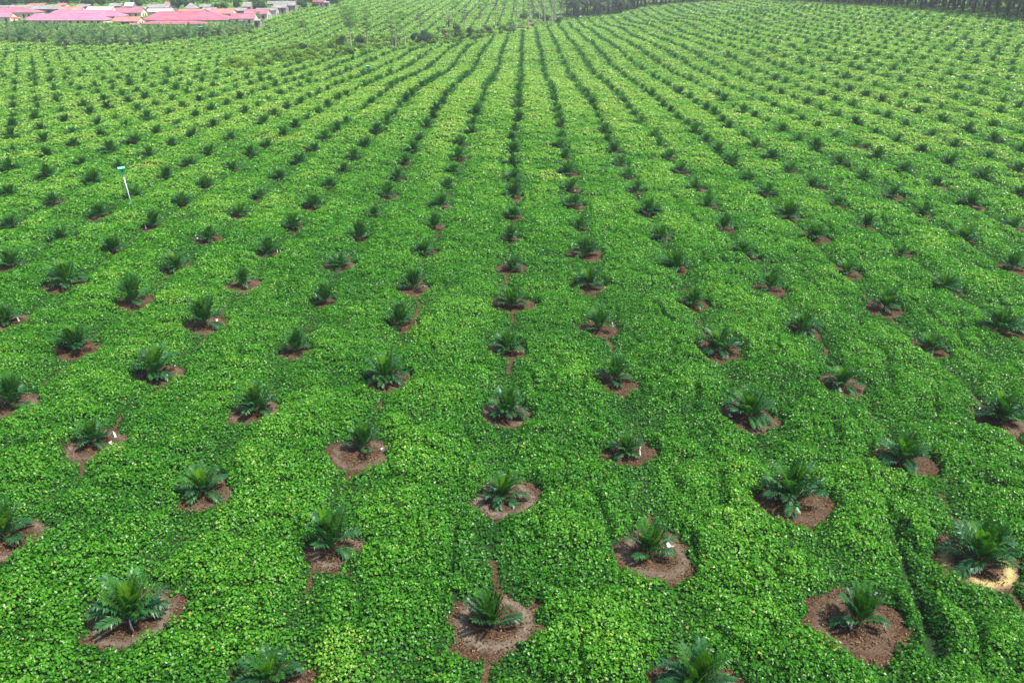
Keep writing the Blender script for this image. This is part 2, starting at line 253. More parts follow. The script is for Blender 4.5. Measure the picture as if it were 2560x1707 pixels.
class MB:
    def __init__(s): s.v = []; s.q = []; s.t = []; s.n = 0; s.qm = []; s.tm = []
    def add(s, V, Q=None, T=None, m=0):
        V = np.asarray(V, float).reshape(-1, 3)
        if Q is not None and len(Q): Q = np.asarray(Q); s.q.append(Q + s.n); s.qm.append(np.full(len(Q), m))
        if T is not None and len(T): T = np.asarray(T); s.t.append(T + s.n); s.tm.append(np.full(len(T), m))
        s.v.append(V); s.n += len(V)
    def arrays(s):
        z = lambda a, k: np.concatenate(a) if a else np.zeros((0, k), int)
        z1 = lambda a: np.concatenate(a) if a else np.zeros(0, int)
        return np.concatenate(s.v), z(s.q, 4), z(s.t, 3), z1(s.qm), z1(s.tm)
    def mesh(s, name, mats, smooth_=False):
        V, Q, T, qm, tm = s.arrays(); return npmesh(name, V, Q, T, mats, qm, tm, smooth_)
    def box(s, x0, x1, y0, y1, z0, z1, m=0):
        V = [(x, y, z) for z in (z0, z1) for x, y in ((x0, y0), (x1, y0), (x1, y1), (x0, y1))]
        s.add(V, [(3, 2, 1, 0), (4, 5, 6, 7), (0, 1, 5, 4), (1, 2, 6, 5), (2, 3, 7, 6), (3, 0, 4, 7)], m=m)
    def tube(s, P, R, n=6, m=0, cap=True):
        P = np.asarray(P, float); R = np.broadcast_to(np.asarray(R, float), (len(P),))
        T = np.gradient(P, axis=0); T /= np.linalg.norm(T, axis=1)[:, None] + 1e-9
        ref = np.array([1., 0, 0]) if abs(T[0][0]) < .8 else np.array([0, 1., 0])
        A = np.cross(T, ref); A /= np.linalg.norm(A, axis=1)[:, None] + 1e-9; B = np.cross(T, A)
        an = np.arange(n) * 2 * PI / n
        V = (P[:, None] + R[:, None, None] * (A[:, None] * np.cos(an)[None, :, None] + B[:, None] * np.sin(an)[None, :, None])).reshape(-1, 3)
        Q = [(k * n + a, k * n + (a + 1) % n, (k + 1) * n + (a + 1) % n, (k + 1) * n + a) for k in range(len(P) - 1) for a in range(n)]
        T3 = []
        if cap:
            V = np.r_[V, P[-1:], P[:1]]; e = len(P) * n; b = (len(P) - 1) * n
            T3 = [(b + a, b + (a + 1) % n, e) for a in range(n)] + [((a + 1) % n, a, e + 1) for a in range(n)]
        s.add(V, Q, T3, m)

def frond(mb, L, az, e0, droop, nl, lw, m=0, ms=1, wid=.035, start=.2, vee=.35, twist=0., sag=.35, stalk=True, r0=.022, org=(0, 0, .1)):
    """one feather-shaped palm frond: arching stalk with leaflets on both sides"""
    K = 9; t = np.linspace(0, 1, K); e = e0 - droop * t ** 1.4
    ds = L / (K - 1); h = np.concatenate([[0], np.cumsum(np.cos((e[:-1] + e[1:]) / 2) * ds)]); z = np.concatenate([[0], np.cumsum(np.sin((e[:-1] + e[1:]) / 2) * ds)])
    a2 = az + twist * t
    d = np.c_[np.cos(a2), np.sin(a2), np.zeros(K)]
    P = np.asarray(org) + d * h[:, None] + np.c_[np.zeros(K), np.zeros(K), z]
    if stalk: mb.tube(P, r0 * (1 - .85 * t), 4, ms, cap=False)
    tl = start + (1 - start) * (np.arange(nl) + .5) / nl
    p = np.stack([np.interp(tl, t, P[:, k]) for k in range(3)], 1)
    T = np.stack([np.interp(tl, t, g) for g in np.gradient(P, axis=0).T], 1); T /= np.linalg.norm(T, axis=1)[:, None]
    S = np.cross(T, [0, 0, 1.]); S /= np.linalg.norm(S, axis=1)[:, None] + 1e-9; U = np.cross(S, T)
    ll = lw * (.35 + 1.0 * np.sin(PI * (.12 + .80 * (tl - start) / (1 - start))) ** .8) * .8
    for sd in (-1, 1):
        fw = .55 + .5 * tl + rng.normal(0, .10, nl)
        D = S * sd + T * fw[:, None] + U * (vee + rng.normal(0, .12, nl))[:, None]; D /= np.linalg.norm(D, axis=1)[:, None]
        W = np.cross(D, U); W /= np.linalg.norm(W, axis=1)[:, None] + 1e-9
        l = ll * rng.uniform(.85, 1.12, nl)
        mid = p + D * (l * .5)[:, None]; tip = p + D * l[:, None]; tip[:, 2] -= sag * l * rng.uniform(.5, 1.3, nl)
        w = wid * (.7 + .6 * np.sin(PI * tl))
        V = np.stack([p, mid + W * w[:, None], tip, mid - W * w[:, None]], 1).reshape(-1, 3)
        mb.add(V, np.arange(nl * 4).reshape(-1, 4), m=m)

def leafcloud(mb, c, r, n, size, m=0, flat=1., shell=.5, up=.5):
    """n small leaf faces through a lumpy ellipsoid; r = (rx, ry, rz)"""
    d = rng.normal(size=(n, 3)); d /= np.linalg.norm(d, axis=1)[:, None]
    rad = rng.uniform(shell, 1, n) ** .7
    p = np.asarray(c) + d * rad[:, None] * np.asarray(r)
    nn = d * (1 - up) + np.array([0, 0, up]) + rng.normal(0, .45, (n, 3)); nn /= np.linalg.norm(nn, axis=1)[:, None]
    quads(mb, p, nn, size * rng.uniform(.6, 1.35, n), m)
def quads(mb, p, nn, s, m=0, asp=.75):
    n = len(p); a = rng.normal(size=(n, 3)); u = np.cross(nn, a); u /= np.linalg.norm(u, axis=1)[:, None] + 1e-9; v = np.cross(nn, u)
    u = u * (s * .5)[:, None]; v = v * (s * .5 * asp)[:, None]; f = nn * (s * .13)[:, None]
    V = np.stack([p - u, p + v + f, p + u, p - v + f], 1).reshape(-1, 3)
    mb.add(V, np.arange(n * 4).reshape(-1, 4), m=m)

# ------------------------------------------------------------------ regions (measured on the photo, used to decide what grows where)
SCRUB = [(545, 172), (620, 150), (700, 128), (790, 110), (860, 95), (1000, 100), (1090, 92), (1160, 80), (1230, 70), (1310, 56), (1420, 46), (1430, 58), (1360, 72), (1260, 90), (1150, 108), (1050, 122), (960, 130), (890, 141), (800, 157), (700, 166), (600, 178)]
VILLAGE = [(-400, -60), (830, -60), (800, 14), (720, 30), (690, 52), (640, 64), (612, 78), (480, 97), (350, 112), (200, 117), (-400, 112)]
EDGE = [(1405, 48), (1470, 46), (1560, 36), (1620, 20), (1680, 13), (1850, 4), (1950, 5), (2160, 17), (2350, 32), (2560, 53), (2700, 66)]   # front line of the tall palms
BELT = [(-60, 72), (200, 80), (330, 84), (500, 82), (620, 72), (630, 84), (560, 93), (480, 100), (400, 108), (350, 116), (200, 116), (-60, 104)]
edge_y = lambda u: np.interp(u, [p[0] for p in EDGE], [p[1] for p in EDGE], left=-99)

# ------------------------------------------------------------------ the planting grid
SP = 9.0; CW = SP * math.sqrt(3) / 2
I0, I1, J0, J1 = -62, 66, -5, 92
NI, NJ = I1 - I0, J1 - J0
ii, jj = np.meshgrid(np.arange(I0, I1), np.arange(J0, J1), indexing='ij')
GX = ii * CW + rng.normal(0, .22, ii.shape); GY = (jj + .5 * (ii % 2)) * SP + rng.normal(0, .25, ii.shape)
uv, _ = proj(np.c_[GX.ravel(), GY.ravel(), height(GX, GY).ravel()]); GU = uv[:, 0].reshape(ii.shape); GV = uv[:, 1].reshape(ii.shape)
EX = rng.uniform(size=ii.shape) > .035
SC = np.clip(rng.normal(.84, .11, ii.shape), .6, 1.08); runt = rng.uniform(size=ii.shape) < .05; SC[runt] = rng.uniform(.5, .68, runt.sum())
EX &= ~inpoly(GU, GV, SCRUB) & ~inpoly(GU, GV, VILLAGE) & ~(GV < edge_y(GU) + 3) & (GV > -10)
MEAS = np.zeros(ii.shape, bool)
hp = hit(PLANTS)
pixof = {}
EX &= ~((GV > 362) & (GV < 1660) & (GU > 8) & (GU < 2552))           # here every palm was measured one by one
for (u, v), p in zip(PLANTS, hp):
    y = p[1] + .4; i = int(round(p[0] / CW)); j = int(round(y / SP - .5 * (i % 2)))
    a, b = i - I0, j - J0
    if not (0 <= a < NI and 0 <= b < NJ): continue
    if MEAS[a, b] and v > 340: continue
    GX[a, b], GY[a, b] = p[0], y; EX[a, b] = True; MEAS[a, b] = True; pixof[(a, b)] = (u, v)
    if v > 340 and runt[a, b]: SC[a, b] = .8
SMALL = {(2255, 646): .45, (605, 720): .72, (1283, 417): .8, (1688, 681): .92, (1266, 1049): .85, (962, 962): .88, (1876, 1057): .95, (1279, 774): .86, (1474, 722): .86, (731, 578): .9}
special = {}
for k, q in pixof.items():
    if q in SMALL: SC[k] = SMALL[q]
    special[q] = k
GZ = height(GX, GY)
uv, DP = proj(np.c_[GX.ravel(), GY.ravel(), GZ.ravel()]); GU = uv[:, 0].reshape(ii.shape); GV = uv[:, 1].reshape(ii.shape); DP = DP.reshape(ii.shape)
valley = (GU < 1330) & (GV < np.interp(GU, [0, 300, 520, 700, 900, 1060, 1260, 1330], [184, 180, 172, 160, 140, 118, 90, 70]))
SC[valley] *= .80
DISC = np.where(DP < 52, 1.62, np.where(DP < 80, 1.5, np.where(DP < 140, 1.3, .95))) * np.clip(rng.normal(1, .12, ii.shape), .75, 1.3)
DISC[rng.uniform(size=ii.shape) < np.where(DP > 100, .45, 0)] = .25
RING = np.where(rng.uniform(size=ii.shape) < .35, rng.uniform(.2, .7, ii.shape), .08)
YR = np.zeros(ii.shape)
for q, r in {(1235, 1584): 1.0, (1258, 1260): .95, (823, 1390): .9, (10, 1363): .9, (314, 1564): .85, (1631, 1407): .7, (1266, 1049): .7, (229, 1119): .8, (23, 1026): .7, (2154, 1579): .25, (1989, 1270): .2, (2458, 1425): .9, (638, 1039): .6}.items():
    if q in special: RING[special[q]] = r
if (2458, 1425) in special: YR[special[(2458, 1425)]] = 1.0
for q, r in {(2154, 1579): 2.15, (2458, 1425): 2.05, (1631, 1407): 2.0, (1989, 1270): 1.95, (314, 1564): 1.9, (1235, 1584): 1.85, (1876, 1057): 1.75, (2110, 977): 1.7}.items():
    if q in special: DISC[special[q]] = r

def near_palm(x, y):
    """distance to the closest palm and that palm's grid cell"""
    sh = x.shape; x = x.ravel(); y = y.ravel()
    best = np.full(len(x), 99.); ba = np.zeros(len(x), int); bb = np.zeros(len(x), int)
    i = np.round(x / CW).astype(int)
    for di in (-1, 0, 1):
        a = i + di; j = np.round(y / SP - .5 * (a % 2)).astype(int)
        for dj in (-1, 0, 1):
            A = np.clip(a - I0, 0, NI - 1); B = np.clip(j + dj - J0, 0, NJ - 1)
            # weeded circles lie a little off the stem
            d = np.hypot(x - GX[A, B] - OFX[A, B], y - GY[A, B] - OFY[A, B]); d = np.where(EX[A, B], d, 99.)
            m = d < best; best[m] = d[m]; ba[m] = A[m]; bb[m] = B[m]
    return best.reshape(sh), ba.reshape(sh), bb.reshape(sh)
OFX = rng.normal(.06, .13, ii.shape); OFY = rng.normal(.02, .12, ii.shape)
GULLY = [(2236, 1330), (2262, 1420), (2290, 1500), (2325, 1590), (2335, 1640)]
gp = hit(GULLY)[:, :2]
def cover(x, y):
    """thickness of the creeper carpet above the soil (negative where the soil is bare)"""
    d, a, b = near_palm(x, y)
    r = np.hypot(x - CAM[0], y - CAM[1]); fa = smooth(300, 90, r)
    dx = x - np.round(x / CW) * CW + 1.1 * (vnoise(y / 2.6, np.round(x / CW) * 7.7, 6) - .5)
    c = .03 + .42 * vnoise(x / 1.7, y / 1.2, 1) + .28 * vnoise(x / .55, y / .5, 2) ** 1.5 + .34 * vnoise(x / 4.4 + 3, y / 2.8, 3)
    # rounded swell between two palm rows, a seam along each row, and winding creases where runners meet
    sm = smooth(0, 1.5, np.abs(dx)); c = c * (1 + .12 * fa) * (1 - (.25 + .45 * fa) * (1 - sm)) + .10 * smooth(.6, 3.2, np.abs(dx))
    cr = np.abs(vnoise(x / 3.6 + 40, y / 2.7, 41) - .5) * 2; cr2 = np.abs(vnoise(x / 1.5 + 70, y / 1.2, 42) - .5) * 2
    c = c * (1 - .55 * fa * smooth(.20, .0, cr)) * (1 - .38 * fa * smooth(.22, 0, cr2))
    dist = d + .8 * (vnoise(x / 1.1, y / 1.1, 4) - .5) + .55 * (vnoise(x / .38, y / .38, 5) - .5)
    D = DISC[a, b]; e = smooth(D * .86, D * 1.22 + .05, dist)
    tr = (1 - smooth(.03, .30, np.abs(dx))) * smooth(.42, .68, vnoise(y / 2.3, np.round(x / CW) * 3.3 + 9, 7)) * smooth(5.2, 3.0, d)
    c = c * (1 - .95 * tr * fa) - .03 * tr * fa
    for k in range(len(gp) - 1):                                  # the one deep drain between two rows
        p, q = gp[k], gp[k + 1]; t = np.clip(((x - p[0]) * (q - p)[0] + (y - p[1]) * (q - p)[1]) / ((q - p) ** 2).sum(), 0, 1)
        dd = np.hypot(x - p[0] - t * (q - p)[0], y - p[1] - t * (q - p)[1]) + .35 * (vnoise(x / .5, y / .5, 8) - .5)
        c = np.where(dd < .6, np.minimum(c, -.12 + 1.1 * np.maximum(dd - .02, 0)), c)
    return c * e - (1 - e) * .14

# ------------------------------------------------------------------ ground and creeper carpet: one polar sheet each, fine near the viewer
def polar(nA, nR, r0, r1, half=44.):
    a_in = np.linspace(-half, half, nA); a_out = np.linspace(half, 360 - half, 34)[1:-1]
    ang = np.radians(np.r_[a_in, a_out])
    rr = np.r_[[.01, 4, 9], np.geomspace(r0, r1, nR), np.geomspace(r1, 3200, 22)[1:]]
    A, Rr = np.meshgrid(ang, rr, indexing='xy')
    X = CAM[0] + np.sin(A) * Rr; Y = CAM[1] + np.cos(A) * Rr
    n = len(ang); m = len(rr); k = np.arange(n); k2 = (k + 1) % n
    Q = np.concatenate([np.c_[r * n + k, r * n + k2, (r + 1) * n + k2, (r + 1) * n + k][:, ::-1] for r in range(m - 1)])
    return X, Y, Q
bare_px = [(1268, 74, 2.6), (1300, 73, 3.0), (1325, 66, 3.6), (1345, 62, 3.5), (1315, 68, 3.5), (1250, 76, 2.2)]
bare_xy = [(hit([(u, v)])[0][:2], r) for u, v, r in bare_px]
X, Y, Q = polar(520, 520, 14, 700)
Zg = height(X, Y)
d, a, b = near_palm(X, Y)
ringw = np.exp(-((d - .92 * np.minimum(DISC[a, b], 1.5) + .25 * (vnoise(X / .8, Y / .8, 31) - .5)) / .26) ** 2) * RING[a, b]
yw = np.exp(-((d - 1.35) / .25) ** 2) * YR[a, b]
bw = np.zeros(X.shape)
for c, r in bare_xy: bw = np.maximum(bw, smooth(r * 1.7, r * .7, np.hypot(X - c[0], (Y - c[1]) * .5) + 2.0 * (vnoise(X / 3, Y / 5, 12) - .5)))
gd = np.full(X.shape, 9.)
for k in range(len(gp) - 1):
    p, q = gp[k], gp[k + 1]; t = np.clip(((X - p[0]) * (q - p)[0] + (Y - p[1]) * (q - p)[1]) / ((q - p) ** 2).sum(), 0, 1); gd = np.minimum(gd, np.hypot(X - p[0] - t * (q - p)[0], Y - p[1] - t * (q - p)[1]))
Zg2 = Zg - .55 * smooth(.55, .08, gd) - .03 * smooth(1.2, .2, d) + .05 * (vnoise(X / .5, Y / .5, 9) - .5)
me = npmesh('ground', np.stack([X, Y, Zg2], -1).reshape(-1, 3), Q, mats=[M['soil']], smooth_=True)
for nm, arr in (('ring', ringw), ('yring', yw), ('bare', bw)):
    at = me.attributes.new(nm, 'FLOAT', 'POINT'); at.data.foreach_set('value', arr.ravel().astype(np.float32))
tag(link('ground', me), kind='structure')

X, Y, Q = polar(820, 860, 14, 700)
Cv = cover(X, Y)
for c, r in bare_xy: Cv = np.where(smooth(r * 1.6, r * .9, np.hypot(X - c[0], (Y - c[1]) * .5) + 2.0 * (vnoise(X / 3, Y / 5, 12) - .5)) > .5, -.15, Cv)
lump = smooth(60, 220, np.hypot(X - CAM[0], Y - CAM[1])) * (.45 * vnoise(X / 7, Y / 5, 14) + .25 * vnoise(X / 2.6, Y / 2.6, 15) - .3)
Zc = height(X, Y) + np.where(Cv > .1, .1 + (Cv - .1) * (.30 + .5 * smooth(60, 150, np.hypot(X - CAM[0], Y - CAM[1]))) + lump, Cv - .07)
V = [np.stack([X, Y, Zc], -1).reshape(-1, 3)]; nV = V[0].shape[0]

# creeper leaves, of one size near the viewer and gathered into clumps with distance
def leaves(n, r0, r1, half, size0, k, tilt):
    r = np.exp(rng.uniform(math.log(r0), math.log(r1), n)); an = np.radians(rng.uniform(-half, half, n))
    return r, an
def scatter(cov, r0, r1, smin, k, half=36.5):
    """leaf centres so that every patch of ground gets the same leaf cover"""
    out = []
    edges = np.geomspace(r0, r1, 40)
    for e0, e1 in zip(edges[:-1], edges[1:]):
        rm = (e0 + e1) / 2; s = max(smin, k * rm); area = math.radians(2 * half) * (e1 ** 2 - e0 ** 2) / 2
        n = int(cov * area / (.42 * s * s)); r = np.sqrt(rng.uniform(e0 ** 2, e1 ** 2, n)); an = np.radians(rng.uniform(-half, half, n))
        out.append(np.c_[CAM[0] + np.sin(an) * r, CAM[1] + np.cos(an) * r, np.full(n, s), r])
    return np.concatenate(out)
Lf = np.concatenate([scatter(1.65, 14, 38, .128, .0024, 48), scatter(1.6, 38, 95, .13, .0021, 40), scatter(1.3, 95, 200, .15, .0020), scatter(1.0, 200, 820, .15, .0019)])
cl = cover(Lf[:, 0], Lf[:, 1])
for c, r in bare_xy: cl = np.where(np.hypot(Lf[:, 0] - c[0], (Lf[:, 1] - c[1]) * .5) < r * 1.1, -1, cl)
keep = cl > .015; Lf = Lf[keep]; cl = cl[keep]
s = Lf[:, 2] * rng.uniform(.6, 1.3, len(Lf)); r = Lf[:, 3]
lum = smooth(60, 220, r) * (.45 * vnoise(Lf[:, 0] / 7, Lf[:, 1] / 5, 14) + .25 * vnoise(Lf[:, 0] / 2.6, Lf[:, 1] / 2.6, 15) - .3)
hz = height(Lf[:, 0], Lf[:, 1]) + cl + np.where(cl > .1, lum, 0) + (.08 - .34 * rng.uniform(0, 1, len(Lf)) ** 1.4) * (1 + .3 * s / .17)
P = np.c_[Lf[:, 0], Lf[:, 1], hz]
tl = np.where(r < 90, .62, .5)
h_ = .12; gx = (cover(Lf[:, 0] + h_, Lf[:, 1]) - cl) / h_; gy = (cover(Lf[:, 0], Lf[:, 1] + h_) - cl) / h_; g_ = np.minimum(1, 1.3 / np.maximum(np.hypot(gx, gy), .01))
nn = np.c_[rng.normal(0, 1, len(Lf)) * tl - .85 * gx * g_, rng.normal(0, 1, len(Lf)) * tl - .85 * gy * g_, np.ones(len(Lf))]; nn /= np.linalg.norm(nn, axis=1)[:, None]
aa = rng.normal(size=(len(Lf), 3)); u = np.cross(nn, aa); u /= np.linalg.norm(u, axis=1)[:, None]; v = np.cross(nn, u)
u = u * (s * .5)[:, None]; v = v * (s * .44)[:, None]; f = nn * (s * .12)[:, None]
nearl = r < 55
def hexa(m):
    p, uu, vv, ff = P[m], u[m], v[m], f[m]
    # heart-shaped: broad at the stalk, pointed at the tip, folded along the midrib
    pts = [p - uu * .85, p - uu * .45 + vv * .95 + ff, p + uu * .25 + vv * .8 + ff, p + uu * 1.15, p + uu * .25 - vv * .8 + ff, p - uu * .45 - vv * .95 + ff]
    return np.stack(pts, 1).reshape(-1, 3)
Vn = hexa(nearl); nn_ = nearl.sum()
base = np.arange(nn_)[:, None] * 6 + nV
Qn = np.concatenate([base + np.array([[0, 3, 2, 1]]), base + np.array([[0, 5, 4, 3]])])
m = ~nearl; Vf = np.stack([P[m] - u[m], P[m] + v[m] + f[m], P[m] + u[m], P[m] - v[m] + f[m]], 1).reshape(-1, 3)
Qf = np.arange(m.sum() * 4).reshape(-1, 4) + nV + len(Vn)
# colour of each leaf: mostly mid green, some fresh, a few yellowing; drier patches here and there
patch = .55 * vnoise(Lf[:, 0] / 6, Lf[:, 1] / 6, 21) + .45 * vnoise(Lf[:, 0] / 1.7, Lf[:, 1] / 1.7, 22)
tone = .17 + .42 * patch + .30 * (np.clip(cl, 0, 1) - .35) + rng.normal(0, 1, len(Lf)) * np.interp(r, [40, 160], [.13, .07])
yel = np.zeros(len(Lf))
for (pu, pv, pr) in [(1392, 448, 3.0), (1372, 455, 2.0), (350, 425, 3.0), (700, 355, 3.5), (860, 1660, 1.6), (820, 1700, 1.8), (770, 452, 1.4)]:
    c = hit([(pu, pv)])[0]; yel = np.maximum(yel, smooth(pr * 1.5, pr * .3, np.hypot(Lf[:, 0] - c[0], Lf[:, 1] - c[1]) + 1.2 * (vnoise(Lf[:, 0] / .8, Lf[:, 1] / .8, 23) - .5)))
tone = tone + .36 * yel * rng.uniform(.3, 1, len(Lf)); old = (rng.uniform(size=len(Lf)) < .006) & (r < 70); tone[old] = rng.uniform(.9, 1, old.sum())
# haze and light angle painted into the leaf tone: paler, yellower-green farther off
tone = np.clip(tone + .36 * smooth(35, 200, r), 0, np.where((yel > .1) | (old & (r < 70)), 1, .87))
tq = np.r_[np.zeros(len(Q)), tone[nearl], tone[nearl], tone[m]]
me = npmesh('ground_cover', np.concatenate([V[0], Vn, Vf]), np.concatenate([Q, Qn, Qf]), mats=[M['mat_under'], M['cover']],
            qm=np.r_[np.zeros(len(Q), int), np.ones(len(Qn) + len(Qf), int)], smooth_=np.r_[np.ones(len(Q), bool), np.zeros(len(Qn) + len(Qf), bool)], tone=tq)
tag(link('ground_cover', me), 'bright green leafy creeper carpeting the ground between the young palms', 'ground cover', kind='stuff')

# fallen leaves and mulch chips inside the weeded circles near the viewer
sel = [(a, b) for a, b in zip(*np.where(EX & (DP < 95) & (GU > -250) & (GU < 2800) & (GV > 300)))]
cs = np.array([(GX[k] + OFX[k], GY[k] + OFY[k], DISC[k], DP[k]) for k in sel])
n = np.maximum(60, (1300 * (40 / cs[:, 3]) ** 1.2)).astype(int).clip(60, 1700); idx = np.repeat(np.arange(len(cs)), n); q = cs[idx]
rr = q[:, 2] * 1.25 * np.sqrt(rng.uniform(0, 1, len(q))); an = rng.uniform(0, 2 * PI, len(q))
x = q[:, 0] + rr * np.cos(an); y = q[:, 1] + rr * np.sin(an)
rw = rr / q[:, 2]; ok = (cover(x, y) < .06) & ~((np.abs(rw - .72) < .12) & (rng.uniform(size=len(q)) < .6)); x, y = x[ok], y[ok]
p = np.c_[x, y, height(x, y) + .035 + rng.uniform(0, .04, len(x))]
nn2 = np.c_[rng.normal(0, .5, (len(p), 2)), np.ones(len(p))]; nn2 /= np.linalg.norm(nn2, axis=1)[:, None]
mb = MB(); quads(mb, p, nn2, rng.uniform(.07, .17, len(p)), asp=.42); Vx, Qx, _, _, _ = mb.arrays()
tag(link('leaf_litter', npmesh('leaf_litter', Vx, Qx, mats=[M['litter']], tone=np.clip(rng.normal(.5, .25, len(Qx)), 0, 1))), 'brown dead leaves and mulch lying in the weeded circles round the palms', 'leaf litter', kind='stuff')

# ------------------------------------------------------------------ young palms
ORD = ['', 'first', 'second', 'third', 'fourth', 'fifth', 'sixth', 'seventh', 'eighth', 'ninth', 'tenth', 'eleventh', 'twelfth', 'thirteenth', 'fourteenth', 'fifteenth', 'sixteenth', 'seventeenth', 'eighteenth', 'nineteenth']
TENS = {2: ('twenty', 'twentieth'), 3: ('thirty', 'thirtieth'), 4: ('forty', 'fortieth'), 5: ('fifty', 'fiftieth'), 6: ('sixty', 'sixtieth'), 7: ('seventy', 'seventieth')}
def ordn(n):
    if n < 20: return ORD[n]
    t, o = divmod(n, 10); return TENS[t][1] if o == 0 else TENS[t][0] + '-' + ORD[o]
MATS3 = [M['palm'], M['rachis'], M['palm_mid'], M['spear'], M['stem'], M['dead']]
def young_specs(nf, seed):
    """list of (az, elevation, droop, length, material) for the fronds of one young palm"""
    r = np.random.default_rng(seed); out = []
    for k in range(nf):
        f = k / (nf - 1)                                         # 0 outermost, 1 innermost
        az = k * 2.39996 + r.normal(0, .18)
        el = math.radians(30 + 54 * f ** .85 + r.normal(0, 7)); dr = math.radians(58 - 30 * f + r.normal(0, 8))
        L = (1.22 + .72 * math.sin(PI * min(1, .12 + .62 * f))) * r.uniform(.88, 1.08)
        out.append((az, el, dr, L, 0 if f < .62 else 2))
    return out
def young_parts(seed, nf=16, nl=24, lift=0., droopy=0.):
    """meshes of one young palm, one per frond plus the short stem"""
    global rng; keep = rng; rng = np.random.default_rng(seed)
    res = []
    for q, (az, el, dr, L, m) in enumerate(young_specs(nf, seed)):
        el += lift; dr += droopy; m = m
        mb = MB(); frond(mb, L, az, el, dr, nl, .50, m=m, ms=1, wid=.040, start=.20, vee=.30, twist=rng.normal(0, .25), sag=.32, r0=.017, org=(.05 * math.cos(az), .05 * math.sin(az), .12))
        res.append(('frond', mb.mesh('frond', MATS3)))
    for k in range(3):                                          # the newest fronds, still upright and yellow-green
        mb = MB(); frond(mb, rng.uniform(1.35, 1.75), rng.uniform(0, 6.28), math.radians(rng.uniform(68, 84)), math.radians(rng.uniform(8, 26)), nl, .42, m=3, ms=1, wid=.040, start=.25, vee=.5, sag=.1, r0=.016, org=(0, 0, .15))
        res.append(('spear_frond', mb.mesh('spear_frond', MATS3)))
    mb = MB(); z = np.linspace(-.1, .36, 6)
    mb.tube(np.c_[z * 0, z * 0, z], [.15, .17, .16, .13, .10, .05], 9, 4)
    for k in range(11):                                         # cut stubs of old stalks round the stem
        a = k * 2.4; e = .5 + .03 * k; zz = .03 + .02 * k
        mb.tube([(.10 * math.cos(a), .10 * math.sin(a), zz), (.24 * math.cos(a), .24 * math.sin(a), zz + .14)], [.03, .012], 4, 4)
    res.append(('stem', mb.mesh('stem', MATS3)))
    rng = keep
    return res
def young_mesh(seed, nf, nl, name, wid=.03, nsp=2):
    global rng; keep = rng; rng = np.random.default_rng(seed)
    mb = MB()
    for az, el, dr, L, m in young_specs(nf, seed):
        frond(mb, L, az, el, dr, nl, .48, m=m, ms=1, wid=wid, start=.24, vee=.3, twist=rng.normal(0, .25), sag=.32, stalk=nl > 12)
    for k in range(nsp):
        frond(mb, rng.uniform(1.35, 1.75), rng.uniform(0, 6.28), math.radians(rng.uniform(66, 84)), math.radians(rng.uniform(8, 26)), nl, .38, m=3, ms=1, wid=wid, start=.25, vee=.5, sag=.1, stalk=False)
    rng = keep
    return mb
inframe = EX & (GU > -70) & (GU < 2630) & (GV > 2) & (GV - 2.2 * FOC / DP < 1705) & (DP > 5)
# running count of each palm along its row, nearest first
order = np.zeros(ii.shape, int)
for a in range(NI):
    n = 0
    for b in range(NJ):
        if inframe[a, b]: n += 1; order[a, b] = n
cand = sorted([(DP[k] / SC[k], k) for k in zip(*np.where(inframe))], key=lambda t: t[0])
IND = [k for _, k in cand[:300]]
REST = [k for _, k in cand[300:]]
def rowname(a):
    i = a + I0
    return 'the central row' if i == 0 else 'the %s row %s of the central row' % (ordn(abs(i)), 'right' if i > 0 else 'left')
def palm_label(k, what='young oil palm'):
    return '%s, %s from the front in %s' % (what, ordn(order[k]), rowname(k[0]))
variants = [young_parts(100 + s, (20, 17, 22, 15, 19, 21, 14, 18)[s], 26, (0, .16, -.05, .22, .08, -.12, .12, .02)[s], (0, -.1, .1, -.2, .15, .05, 0, .2)[s]) for s in range(8)]
midv = [young_mesh(200 + s, 19, 15, 'young_palm', .055).mesh('young_palm', MATS3) for s in range(6)]
SPECIAL = {(2458, 1425): 'young oil palm standing in a circle of soil ringed with pale yellow dry grass', (2255, 646): 'tiny stunted oil palm seedling with a few thin fronds in its bare circle'}
what_of = {}
for n, k in enumerate(IND):
    loc = (GX[k], GY[k], GZ[k] - .02); rz = rng.uniform(0, 2 * PI); s = float(SC[k])
    if n < 84:
        o = empty('young_palm', loc, rz, s); o.scale = (s, s, s * rng.uniform(1.08, 1.25))
        for nm, me in variants[(n * 5 + n // 8) % 8]: link(nm, me, o)
        o.rotation_euler = (rng.normal(0, .06), rng.normal(0, .06), rz)
    else:
        o = link('young_palm', midv[n % 6], None, loc); o.rotation_euler = (0, 0, rz); s *= 1.12; o.scale = (s, s, s * rng.uniform(.95, 1.12))
    lab = SPECIAL.get(pixof.get(k))
    if not lab: lab = palm_label(k, 'small young oil palm' if s < .75 else 'young oil palm')
    tag(o, lab if len(lab.split()) < 17 else lab.replace('small young', 'small'), 'oil palm', 'young oil palms planted in rows')
